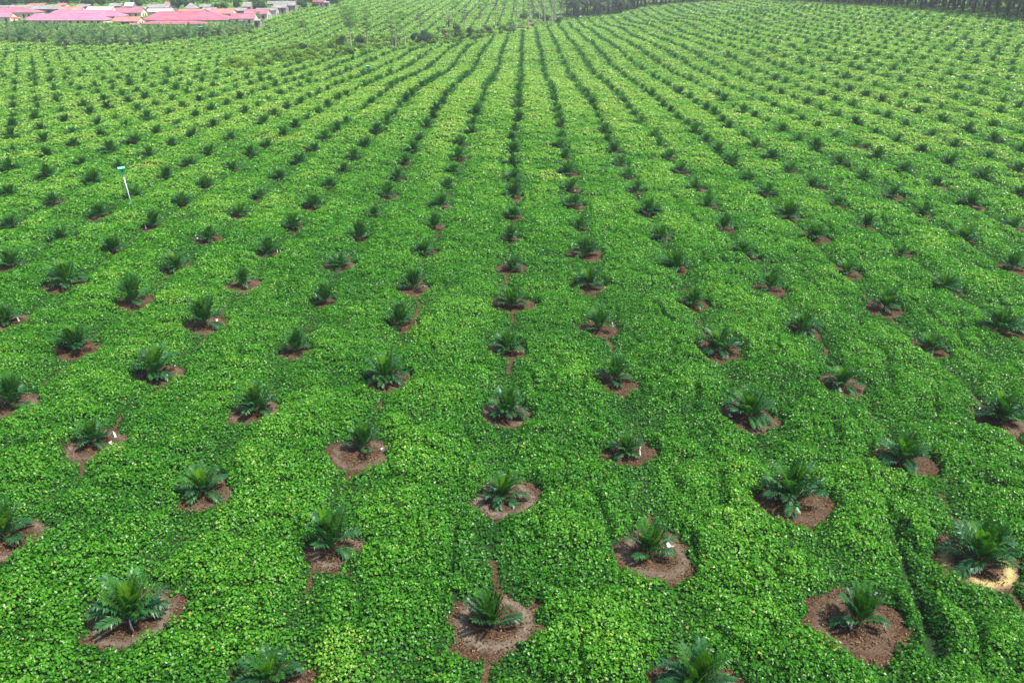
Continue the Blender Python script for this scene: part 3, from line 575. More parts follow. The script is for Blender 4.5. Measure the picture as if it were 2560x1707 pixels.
# the hundreds farther off, as one planting
def tile(protos, places, name, mats, lab, cat):
    Vs, Qs, Ts, qms, tms = [], [], [], [], []; nv = 0
    for pi, mb in enumerate(protos):
        V, Q, T, qm, tm = mb.arrays(); pl = places[pi::len(protos)]
        if not len(pl): continue
        pl = np.asarray(pl); c, s_ = np.cos(pl[:, 3]) * pl[:, 4], np.sin(pl[:, 3]) * pl[:, 4]
        Vt = np.stack([V[None, :, 0] * c[:, None] - V[None, :, 1] * s_[:, None] + pl[:, 0:1], V[None, :, 0] * s_[:, None] + V[None, :, 1] * c[:, None] + pl[:, 1:2], V[None, :, 2] * pl[:, 4:5] + pl[:, 2:3]], -1)
        off = nv + np.arange(len(pl))[:, None, None] * len(V)
        Vs.append(Vt.reshape(-1, 3)); Qs.append((Q[None] + off).reshape(-1, 4)); qms.append(np.tile(qm, len(pl)))
        if len(T): Ts.append((T[None] + off).reshape(-1, 3)); tms.append(np.tile(tm, len(pl)))
        nv += len(V) * len(pl)
    me = npmesh(name, np.concatenate(Vs), np.concatenate(Qs), np.concatenate(Ts) if Ts else None, mats, np.concatenate(qms), np.concatenate(tms) if tms else None)
    return tag(link(name, me), lab, cat, kind='stuff')
farv = [young_mesh(300 + s, 15, 9, 'x', .075) for s in range(8)]
tile(farv, [(GX[k], GY[k], GZ[k], rng.uniform(0, 6.28), SC[k] * 1.28) for k in REST], 'young_palms', MATS3, 'hundreds of far young oil palms planted in rows over the fields', 'oil palms')
print('palms', len(cand))

# ------------------------------------------------------------------ white plastic scraps lying and standing by the palms
SCRAPS = [(601, 1005, 1), (437, 915, 0), (419, 939, 0), (287, 1090, 1), (280, 1108, 0), (12, 1008, 0), (466, 1232, 1), (329, 1572, 1), (46, 1314, 0), (900, 1335, 1), (952, 1124, 0), (1600, 1121, 1), (1599, 1137, 1), (1217, 1246, 0), (1178, 1525, 1), (1675, 1366, 0), (1825, 1039, 0), (1925, 1237, 0), (1961, 1229, 1), (1940, 1247, 0), (2103, 1563, 0), (2126, 1571, 1), (2302, 1133, 0), (2450, 1023, 0), (1901, 1047, 0), (2101, 976, 0), (630, 490, 0), (46, 801, 1), (124, 600, 1), (364, 570, 1), (693, 629, 1), (701, 630, 1), (617, 717, 1), (159, 510, 1), (133, 445, 1), (46, 562, 1), (488, 513, 0), (495, 596, 0), (542, 802, 0), (918, 543, 1), (1063, 715, 0), (1038, 809, 1), (1532, 815, 1), (1471, 571, 1), (1265, 490, 1), (1437, 475, 1), (790, 743, 1), (1635, 597, 1), (1831, 568, 1), (1784, 520, 1), (1895, 491, 1), (1793, 859, 1), (1751, 864, 0), (2033, 823, 1), (1539, 413, 1), (1944, 545, 0), (2183, 566, 0), (2093, 678, 1), (2213, 776, 1), (2212, 494, 1), (2296, 873, 1), (2291, 888, 0), (2528, 848, 0), (2077, 417, 1)]
def scrap_mesh(kind, seed):
    r = np.random.default_rng(seed); mb = MB()
    if kind:    # a torn strip standing up, pointed at the top, curled
        t = np.linspace(0, 1, 6); w = .075 * (1 - t ** 1.6) + .012; cx = .06 * np.sin(t * 2.2 + r.uniform(0, 2)); cy = .07 * t ** 2 * r.choice([-1, 1])
        F = np.r_[np.c_[cx - w, cy, t * .52 - .02], np.c_[cx + w, cy + .03, t * .52 - .02]]
    else:       # a folded sheet lying flat
        t = np.linspace(0, 1, 6); w = .09 + .03 * np.sin(t * 5 + r.uniform(0, 3)); z = .10 + .07 * np.sin(t * 6 + r.uniform(0, 3))
        F = np.r_[np.c_[(t - .5) * .42, -w, z], np.c_[(t - .5) * .42, w, z + .035]]
    B = F + [0, .012 if kind else 0, 0 if kind else -.012]; n = 6; V = np.r_[F, B]
    Qs = []
    for k in range(n - 1): Qs += [(k, k + 1, n + k + 1, n + k), (2 * n + k, 3 * n + k, 3 * n + k + 1, 2 * n + k + 1), (k, 2 * n + k, 2 * n + k + 1, k + 1), (n + k, n + k + 1, 3 * n + k + 1, 3 * n + k)]
    Qs += [(0, n, 3 * n, 2 * n), (n - 1, 3 * n - 1, 4 * n - 1, 2 * n - 1)]
    mb.add(V, Qs); return mb.mesh('plastic_scrap', [M['white']])
smesh = {kd: [scrap_mesh(kd, 50 + s + 9 * kd) for s in range(4)] for kd in (0, 1)}
sh = hit([(u, v + 3) for u, v, _ in SCRAPS]); seen = {}
for n, ((u, v, kd), p) in enumerate(zip(SCRAPS, sh)):
    j = int(np.argmin([np.hypot(GX[k] - p[0], GY[k] - p[1]) for k in IND])); k = IND[j]
    o = link('plastic_scrap', smesh[kd][n % 4], None, (p[0], p[1], p[2] + .01))
    o.rotation_euler = (rng.normal(0, .12), rng.normal(0, .12), rng.uniform(-.7, .7) if kd else rng.uniform(0, 6)); s = rng.uniform(.65, .95); o.scale = (s, s, s)
    c = seen.get((k, kd), 0); seen[(k, kd)] = c + 1
    wd = ('upright white plastic strip' if kd else 'flat white plastic scrap') if c == 0 else ('second white plastic strip' if kd else 'second white scrap')
    tag(o, '%s at the %s palm of %s' % (wd, ordn(order[k]), rowname(k[0]).replace(' of the central row', ' of centre')), 'plastic scrap', 'white plastic scraps beside the palms')

# ------------------------------------------------------------------ nest boxes on poles
def nest_box(u, v, h, lid, lab, lean=0., w=.78, Y=None, box='green_box', pole_h=None):
    p = hit([(u, v)])[0] if Y is None else atY(u, v, Y)
    z = float(height(p[0], p[1])); o = empty('nest_box', (p[0], p[1], z)); o.rotation_euler = (0, lean, .5)
    tag(o, lab, 'nest box', 'nest boxes on poles')
    mb = MB(); mb.tube([(0, 0, .55), (0, 0, h * .5), (0, 0, h - .5)], [.062, .060, .058], 12); link('pole', mb.mesh('pole', [M['pole']], True), o)
    mb = MB(); mb.tube([(0, 0, -.3), (0, 0, .2), (0, 0, .56)], .050, 12); link('pole_foot', mb.mesh('pole_foot', [M['pole_grey']], True), o)
    mb = MB(); a, b = w * .36, w * .46; z0, z1 = h - .62, h - .03        # body wider at the top than at the floor
    Vb = [(sx * r, sy * r, zz) for r, zz in ((a, z0), (b, z1)) for sx, sy in ((-1, -1), (1, -1), (1, 1), (-1, 1))]
    mb.add(Vb, [(3, 2, 1, 0), (4, 5, 6, 7), (0, 1, 5, 4), (1, 2, 6, 5), (2, 3, 7, 6), (3, 0, 4, 7)])
    mb.box(-a * .7, a * .7, -a * .7, a * .7, z0 - .05, z0 - .002)
    body = link('box_body', mb.mesh('box_body', [M[box]]), o)
    mb = MB(); an = np.arange(12) * PI / 6; r = .11; yy = -b - .004
    yb = lambda zz: -(a + (b - a) * (zz - z0) / (z1 - z0)) - .004
    cz = z0 + .33; Vc = [(r * math.cos(q), yb(cz + r * math.sin(q)), cz + r * math.sin(q)) for q in an] + [(0, yb(cz), cz)]
    mb.add(Vc, None, [(k, (k + 1) % 12, 12) for k in range(12)]); link('entrance_hole', mb.mesh('entrance_hole', [M['glass']]), body)
    mb = MB(); L = w * .56; t = .05
    Vl = [(-L, -L, z1), (L, -L, z1), (L, L, z1 + .07), (-L, L, z1 + .07)]; Vl += [(x, y, zz + t) for x, y, zz in Vl]
    mb.add(Vl, [(3, 2, 1, 0), (4, 5, 6, 7), (0, 1, 5, 4), (1, 2, 6, 5), (2, 3, 7, 6), (3, 0, 4, 7)]); link('lid', mb.mesh('lid', [M[lid]]), o)
    return o
nest_box(335, 534, 5.3, 'mint', 'bright green nest box on a tall leaning white pole in the near field', lean=-.07, w=.70)
nest_box(921, 190, 2.9, 'teal', 'teal lidded nest box on a pole beyond the near rows left of centre', w=1.15)
nest_box(506, 98, 5.6, 'mint', 'green nest box on a pole among the tall palms before the pink houses', w=1.6)
nest_box(1757, 26, 2.3, 'white', 'small white lidded nest box at the far end of the right field', w=2.2)

# ------------------------------------------------------------------ grown palms
def grown_palm(seed, trunk_h, trunk_r, nf, L, nl, lw, wid, e_lo, e_hi, droop, dead, leafm, skirt=None):
    """trunk, living crown and hanging dry fronds of one grown palm"""
    global rng; keep = rng; rng = np.random.default_rng(seed)
    mb = MB(); z = np.linspace(-.6, trunk_h, 11); bend = rng.normal(0, .12, 2)
    P = np.c_[bend[0] * (z / max(trunk_h, 1)) ** 2, bend[1] * (z / max(trunk_h, 1)) ** 2, z]
    R = trunk_r * (1.12 - .22 * np.linspace(0, 1, 11)) * rng.uniform(.9, 1.12, 11); mb.tube(P, R, 9)
    for k in range(int(16 + trunk_h * 7)):                      # stubs of cut fronds
        t = rng.uniform(.05, 1); a = rng.uniform(0, 6.28); c = np.array([np.interp(t * trunk_h, z, P[:, q]) for q in range(3)]); r = trunk_r * .9
        mb.tube([c + [r * math.cos(a), r * math.sin(a), 0], c + [(r + .22) * math.cos(a), (r + .22) * math.sin(a), .25]], [.10, .04], 4)
    trunk = mb.mesh('trunk', [M['bark']])
    top = P[-1] - [0, 0, .1]; cr = MB()
    for k in range(nf):
        f = k / (nf - 1); az = k * 2.39996 + rng.normal(0, .15)
        frond(cr, L * rng.uniform(.85, 1.08) * (.8 + .3 * math.sin(PI * (.2 + .6 * f))), az, math.radians(e_lo + (e_hi - e_lo) * f + rng.normal(0, 5)), math.radians(droop * (1.1 - .5 * f) + rng.normal(0, 7)), nl, lw, m=0, ms=1, wid=wid, start=.16, vee=.15, twist=rng.normal(0, .2), sag=.6, r0=.07, org=top)
    crown = cr.mesh('crown', [M[leafm], M['rachis']])
    dr = MB()
    for k in range(dead):
        az = k * 2.39996 + rng.normal(0, .3)
        frond(dr, L * rng.uniform(.6, .9), az, math.radians(rng.uniform(-35, 5)), math.radians(rng.uniform(45, 75)), nl, lw * .8, m=0, ms=0, wid=wid * .9, start=.2, vee=-.1, sag=.9, r0=.08, org=top - [0, 0, .25])
    res = [('trunk', trunk), ('crown', crown)] + ([('dry_fronds', dr.mesh('dry_fronds', [M['dead']]))] if dead else [])
    rng = keep
    return res
beltv = [grown_palm(400 + s, 1.5 + .3 * s, .42, 30, 5.2, 22, 1.0, .075, 2, 80, 66, 5, 'old') for s in range(4)]
# the belt in front of the houses: front row as measured, others behind on the grid
BELT_FRONT = [(-20, 111), (52, 108), (98, 110), (160, 117), (212, 114), (258, 116), (326, 118), (376, 112), (418, 105), (462, 100), (508, 96), (548, 94), (588, 90)]
bl = [(p[0], p[1], 1.05, 'f') for p in hit(BELT_FRONT)]
bi, bj = np.meshgrid(np.arange(-45, -8), np.arange(30, 70), indexing='ij')
bx = (bi * CW + rng.normal(0, .6, bi.shape)).ravel(); by = ((bj + .5 * (bi % 2)) * SP + rng.normal(0, .6, bi.shape)).ravel()
buv, _ = proj(np.c_[bx, by, height(bx, by)]); okb = inpoly(buv[:, 0], buv[:, 1], BELT)
bl += [(x, y, rng.uniform(.8, 1.1), 'b') for x, y in zip(bx[okb], by[okb]) if min(math.hypot(x - q[0], y - q[1]) for q in bl) > 6.2]
fr = sorted([q for q in bl if q[3] == 'f'], key=lambda q: q[0]); bk = [q for q in bl if q[3] == 'b']
def place(parts, x, y, s, name, lab, cat, group, n=0, sink=0.):
    o = empty(name, (x, y, float(height(x, y)) - sink), rng.uniform(0, 6.28), s); tag(o, lab, cat, group)
    for nm, me in parts: link(nm, me, o)
    return o
for n, q in enumerate(fr): place(beltv[n % 4], q[0], q[1], q[2] * .95, 'oil_palm', 'bushy oil palm, %s from the left along the front of the belt of palms' % ordn(n + 1), 'oil palm', 'oil palms in the belt before the houses')
for n, q in enumerate(bk): place(beltv[n % 4], q[0], q[1], q[2] * .92, 'oil_palm', 'bushy oil palm deep in the crowded belt before the pink houses', 'oil palm', 'oil palms in the belt before the houses')
# the tall plantation along the far right edge
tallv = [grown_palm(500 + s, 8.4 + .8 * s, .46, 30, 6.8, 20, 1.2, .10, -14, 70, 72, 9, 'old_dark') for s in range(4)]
ei, ej = np.meshgrid(np.arange(-4, 66), np.arange(30, 92), indexing='ij')
ex = (ei * CW + rng.normal(0, 1.5, ei.shape)).ravel(); ey = ((ej + .5 * (ei % 2)) * SP + rng.normal(0, 1.5, ei.shape)).ravel()
fl_px = [(u, float(edge_y(u))) for u in np.linspace(1412, 2690, 120)]
fl = hit(fl_px); euv, _ = proj(np.c_[ex, ey, height(ex, ey)])
behind = (euv[:, 0] > 1408) & (euv[:, 0] < 2690) & (euv[:, 1] < edge_y(euv[:, 0]))
dl = np.array([np.hypot(fl[:, 0] - x, fl[:, 1] - y).min() for x, y in zip(ex, ey)])
okf = behind & (dl < 60) & (ey > 200)
T_ = [(x, y, d, u) for x, y, d, u in zip(ex[okf], ey[okf], dl[okf], euv[okf, 0])]
T_.sort(key=lambda q: q[2]); T_ = T_[:296]
front = sorted([q for q in T_ if q[2] < 7.5], key=lambda q: -q[3]); back = [q for q in T_ if q[2] >= 7.5]
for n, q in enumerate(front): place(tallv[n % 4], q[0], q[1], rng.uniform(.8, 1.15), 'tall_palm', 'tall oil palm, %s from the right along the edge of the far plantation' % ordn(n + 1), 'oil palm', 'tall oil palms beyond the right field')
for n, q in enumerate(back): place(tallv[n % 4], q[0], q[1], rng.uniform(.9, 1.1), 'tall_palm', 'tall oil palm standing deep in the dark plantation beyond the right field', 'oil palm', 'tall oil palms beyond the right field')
# green undergrowth at their feet
mb = MB()
for n in range(700):
    k = rng.integers(0, len(fl)); x, y = fl[k][0] + rng.normal(2, 6), fl[k][1] + rng.normal(9, 9); z = float(height(x, y)); r = rng.uniform(.6, 1.7)
    leafcloud(mb, (x, y, z + r * .35), (r * 1.2, r * 1.2, r * .75), 42, .55, m=int(rng.uniform() < .45), up=.5)
tag(link('undergrowth', mb.mesh('undergrowth', [M['bush_m'], M['bush_y']])), 'low green undergrowth along the foot of the tall palms', 'undergrowth', kind='stuff')

# ------------------------------------------------------------------ trees and bushes of the gully
def tree(seed, h, spread, nlimb, leafm, barkm, dens, lsize, crown0=.45, lean=(0, 0), stems=1, tr=.22, flat=.30):
    """tall thin tree: pale forking trunk and separate flat tiers of fine leaves with gaps between"""
    global rng; keep = rng; rng = np.random.default_rng(seed)
    tb = MB(); cb = MB()
    for s in range(stems):
        z = np.linspace(0, 1, 9); off = rng.normal(0, .05, 2) * h * (1 if stems > 1 else .3)
        P = np.c_[(lean[0] + off[0]) * z ** 1.3 + .02 * h * np.sin(z * 5 + rng.uniform(0, 6)), (lean[1] + off[1]) * z ** 1.3, z * h * rng.uniform(.88, 1)]
        P[0, 2] = -.5; tb.tube(P, tr * (1.05 - .85 * z) / math.sqrt(stems), 7)
        for k in range(nlimb):
            t = crown0 + (1 - crown0) * (k + rng.uniform(0, 1)) / nlimb; base = np.array([np.interp(t, z, P[:, q]) for q in range(3)])
            a = k * 2.4 + rng.uniform(0, .8); L = spread * rng.uniform(.5, 1.05) * (1.15 - .55 * t); up = L * rng.uniform(.35, .75)
            q = np.linspace(0, 1, 5); B = base + np.c_[np.cos(a) * L * q, np.sin(a) * L * q, up * q ** .8]
            tb.tube(B, tr * .36 * (1.05 - t * .5) * (1 - .8 * q), 5)
            for c in range(3):
                e = base + np.array([np.cos(a + rng.normal(0, .5)) * L * (.5 + .28 * c), np.sin(a + rng.normal(0, .5)) * L * (.5 + .28 * c), up * (.6 + .25 * c) + rng.uniform(.1, .8)])
                tb.tube([B[2 + min(c, 2)], e], [tr * .12, tr * .04], 4)
                rx = spread * rng.uniform(.22, .42); leafcloud(cb, e, (rx, rx, rx * flat), int(dens * rng.uniform(.6, 1.3)), lsize, up=.75, shell=.1)
    res = [('trunk', tb.mesh('trunk', [M[barkm]])), ('crown', cb.mesh('crown', [M[leafm]]))]
    rng = keep
    return res
TREES = [  # u, v of the foot, top v, spread in px, kind, label
 (878, 118, 26, 34, 'f', 'tall forking pale-trunked tree, broadest of the feathery trees in the gully'),
 (920, 117, 32, 20, 'f', 'feathery tree with two pale stems beside the broadest gully tree'),
 (981, 121, 20, 24, 'f', 'tall slim white-stemmed tree, taller of the pair left of the dark bush'),
 (991, 122, 48, 20, 'f', 'slim white-stemmed tree close against the taller slim tree'),
 (1013, 116, 34, 16, 'f', 'narrow feathery tree with a darker stem just left of the dark bush'),
 (1052, 88, 34, 13, 'g', 'thin sparse tree rising behind the dark round bush'),
 (1163, 74, 22, 14, 'g', 'thin bare-looking tree behind the paired dark bushes'),
 (1200, 74, 12, 14, 'g', 'thin sparse tree beside the dry pinkish bush'),
 (1240, 70, 8, 16, 'g', 'sparse tree between the dry bush and the bare orange bank'),
 (1291, 71, 2, 20, 'g', 'pale-stemmed tree at the left end of the orange bank'),
 (1322, 70, 0, 15, 'g', 'pale thin-stemmed tree standing on the orange bank'),
 (1332, 64, -8, 16, 'g', 'grey branching tree at the middle of the orange bank'),
 (1347, 69, -12, 18, 'g', 'stout grey branching tree at the right end of the orange bank'),
 (1364, 63, -12, 15, 'g', 'grey branching tree just right of the orange bank'),
 (1379, 62, -14, 17, 'g', 'white-trunked tree, left one of the pair before the dark palms'),
 (1387, 61, -14, 15, 'g', 'white-trunked tree, right one of the pair before the dark palms'),
 (1401, 57, -10, 15, 'g', 'pale forked tree next to the first tall palms'),
 (760, 95, 58, 16, 'f', 'low feathery tree left of the broadest gully tree'),
 (1140, 40, 8, 16, 'f', 'pale green tree on the far slope behind the thin trees'),
 (1215, 40, 4, 18, 'f', 'pale green tree high on the far slope near the grey trees'),
 (1262, 44, 2, 18, 'f', 'pale green leafy tree behind the pale-stemmed tree')]
for n, (u, v, vt, sp, kd, lab) in enumerate(TREES):
    p = hit([(u, v)])[0]; D = proj([p])[1][0]; m = D / FOC; h = (v - vt) * m; s = sp * m
    parts = tree(600 + n, h, s, 7 if kd == 'f' else 8, 'feather' if kd == 'f' else 'grey_feather', 'pale_bark', 62 if kd == 'f' else 30, .42, .42 if kd == 'f' else .38, lean=(rng.normal(0, .05) * h, 0), stems=3 if n == 0 else (2 if n in (1, 16) else 1), tr=.016 * h + .08, flat=.32 if kd == 'f' else .5)
    place(parts, p[0], p[1], 1, 'pale_tree', lab, 'tree', 'trees along the gully')
def bush(seed, r, h, mats, dens=1., lsize=.42, lobes=7):
    global rng; keep = rng; rng = np.random.default_rng(seed); cb = MB(); tb = MB()
    for k in range(lobes):
        a = rng.uniform(0, 6.28); d = r * rng.uniform(0, .68); hh = h * rng.uniform(.4, .88) * (1 - .35 * d / r); rr = r * rng.uniform(.32, .55)
        c = (d * math.cos(a), d * math.sin(a), hh); leafcloud(cb, c, (rr, rr, rr * .8), int(95 * dens * (rr / .8) ** 1.1), lsize, m=k % len(mats), up=.45, shell=.45)
        tb.tube([(0, 0, -.3), (c[0] * .5, c[1] * .5, hh * .4), c], [.07 * h / 3 + .02, .05, .02], 5)
    res = [('stems', tb.mesh('stems', [M['stem']])), ('foliage', cb.mesh('foliage', [M[q] for q in mats]))]
    rng = keep
    return res
BUSH = [  # u, v foot, half width px, height px, mats, label
 (1062, 113, 24, 36, ('bush_d',), 'dark round bush, biggest of the dark bushes in the gully'),
 (1040, 112, 12, 30, ('bush_d', 'bush_m'), 'dark palm-like bush leaning against the biggest dark bush'),
 (1146, 101, 16, 34, ('bush_d', 'bush_y'), 'dark bush topped with pale green leaves, left one of a pair'),
 (1176, 98, 12, 38, ('bush_d',), 'dark upright bush, right one of a pair in the gully'),
 (1219, 84, 11, 20, ('dry', 'bush_d'), 'dry pinkish bush above a dark one in the gully'),
 (1115, 99, 14, 30, ('dry', 'bush_m'), 'dry straw-coloured bush between the dark bushes'),
 (1140, 78, 14, 20, ('bush_y', 'bush_m'), 'light green leafy bush above the paired dark bushes'),
 (905, 112, 20, 22, ('bush_d', 'bush_m'), 'dark bush behind the feathery tree with two stems'),
 (856, 114, 15, 18, ('bush_m',), 'grey-green bush left of the forking tree'),
 (985, 118, 15, 20, ('bush_d',), 'dark bush at the foot of the slim white-stemmed trees'),
 (1256, 80, 12, 14, ('bush_d', 'bush_m'), 'dark low bush left of the orange bank'),
 (1331, 70, 5, 9, ('bush_d',), 'small dark bush on the orange bank'),
 (1395, 62, 10, 22, ('bush_d',), 'dark bush behind the pair of white trunks'),
 (1365, 60, 12, 24, ('bush_d', 'bush_m'), 'dark bush between the grey branching trees'),
 (1345, 52, 14, 20, ('bush_d', 'bush_m'), 'dark bush higher behind the orange bank'),
 (1310, 50, 16, 16, ('bush_m', 'bush_d'), 'mid green bush behind the orange bank'),
 (870, 143, 16, 18, ('bush_d', 'bush_m'), 'dark bush at the lower edge of the scrub under the feathery trees'),
 (845, 144, 12, 15, ('bush_d',), 'dark bush second along the lower edge of the scrub'),
 (780, 150, 14, 17, ('bush_d', 'bush_m'), 'dark leafy bush at the lower edge of the yellow-green scrub'),
 (755, 128, 14, 17, ('bush_d',), 'spiky dark clump at the upper edge of the scrub'),
 (830, 128, 18, 22, ('bush_y', 'bush_m'), 'tallest yellow-green bush in the middle of the scrub'),
 (695, 158, 18, 18, ('bush_m', 'bush_y'), 'mid green bush on the left side of the scrub'),
 (730, 152, 10, 12, ('bush_m',), 'small mid green bush on the left side of the scrub'),
 (790, 135, 14, 14, ('bush_y',), 'yellow-green bush left of the tallest scrub bush'),
 (625, 86, 9, 11, ('bush_d',), 'small dark round bush at the right end of the palm belt'),
 (1130, 105, 12, 8, ('bush_y',), 'low yellow-green shrub below the straw-coloured bush')]
for n, (u, v, hw, hp_, ms, lab) in enumerate(BUSH):
    p = hit([(u, v)])[0]; m = proj([p])[1][0] / FOC
    place(bush(700 + n, hw * m, hp_ * m, ms, dens=1.2, lsize=.5, lobes=8), p[0], p[1], 1, 'bush', lab, 'bush', 'bushes of the gully')
# scrub of like bushes filling the strip
xs = [(rng.uniform(545, 1430), rng.uniform(46, 182)) for _ in range(3500)]
xs = [q for q in xs if inpoly(np.array([q[0]]), np.array([q[1]]), SCRUB)[0]][:330]
hs = hit(xs); bv = [bush(800 + s, 1.5, 1.7, [('bush_y',), ('bush_y', 'bush_y', 'bush_m'), ('bush_y',), ('bush_y', 'bush_m')][s % 4], dens=1., lsize=.42, lobes=6) for s in range(8)]
kept = []
for q, p in zip(xs, hs):
    if any(np.hypot(p[0] - c[0], (p[1] - c[1]) * .55) < r * 1.35 for c, r in bare_xy): continue
    if kept and min(math.hypot(p[0] - t[0], p[1] - t[1]) for t in kept) < 2.0: continue
    kept.append(p); place(bv[len(kept) % 8], p[0], p[1], rng.uniform(.8, 1.7), 'scrub_bush', 'low yellow-green bush crowded among others in the scrub strip of the gully', 'bush', 'bushes filling the scrub strip')
# a few lone palms and banana plants of the gully
def banana(seed, h):
    global rng; keep = rng; rng = np.random.default_rng(seed); tb = MB(); cb = MB()
    tb.tube([(0, 0, -.3), (.05, 0, h * .3), (.1, 0, h * .55)], [.16, .14, .09], 8)
    for k in range(9):
        a = k * 2.4; e = math.radians(rng.uniform(35, 80)); L = h * rng.uniform(.42, .6); t = np.linspace(0, 1, 7)
        d = np.array([math.cos(a), math.sin(a)]); hh = L * (np.cos(e) * t + .25 * t ** 2); zz = L * (np.sin(e) * t - .62 * t ** 2.2)
        C = np.c_[.1 + d[0] * hh, d[1] * hh, h * .52 + zz]; S = np.array([-d[1], d[0], 0.]); w = .34 * np.sin(PI * (.08 + .88 * t)) * h / 4
        V = np.r_[C + S * w[:, None] - [0, 0, .05], C, C - S * w[:, None] - [0, 0, .05]]
        cb.add(V, [(r * 7 + q, r * 7 + q + 1, (r + 1) * 7 + q + 1, (r + 1) * 7 + q) for r in (0, 1) for q in range(6)])
    res = [('stem', tb.mesh('stem', [M['bush_m']])), ('leaves', cb.mesh('leaves', [M['banana']]))]; rng = keep
    return res
for n, (u, v, hp_, lab) in enumerate([(1098, 100, 44, 'tall banana plant beside the straw-coloured bush'), (660, 36, 14, 'banana plant by the white carport at the village edge'), (735, 22, 16, 'banana plant left of the maroon-roofed house'), (755, 18, 14, 'banana plant right beside the maroon-roofed house')]):
    p = hit([(u, v)])[0]; m = proj([p])[1][0] / FOC; place(banana(900 + n, hp_ * m), p[0], p[1], 1, 'banana_plant', lab, 'banana plant', 'banana plants')
lone = grown_palm(950, 4.6, .28, 16, 3.2, 16, .8, .07, -10, 75, 70, 3, 'old')
for u, v, s, lab in [(1122, 74, 1.2, 'lone slim palm with ragged fronds behind the straw-coloured bush'), (1277, 88, .75, 'grey-trunked palm, left of two at the foot of the orange bank'), (1284, 87, .8, 'grey-trunked palm, right of two at the foot of the orange bank'), (645, 56, .9, 'young palm growing before the pink gabled house at the village edge')]:
    p = hit([(u, v)])[0]; place(lone, p[0], p[1], s, 'slim_palm', lab, 'palm', 'slim palms of the gully and village')

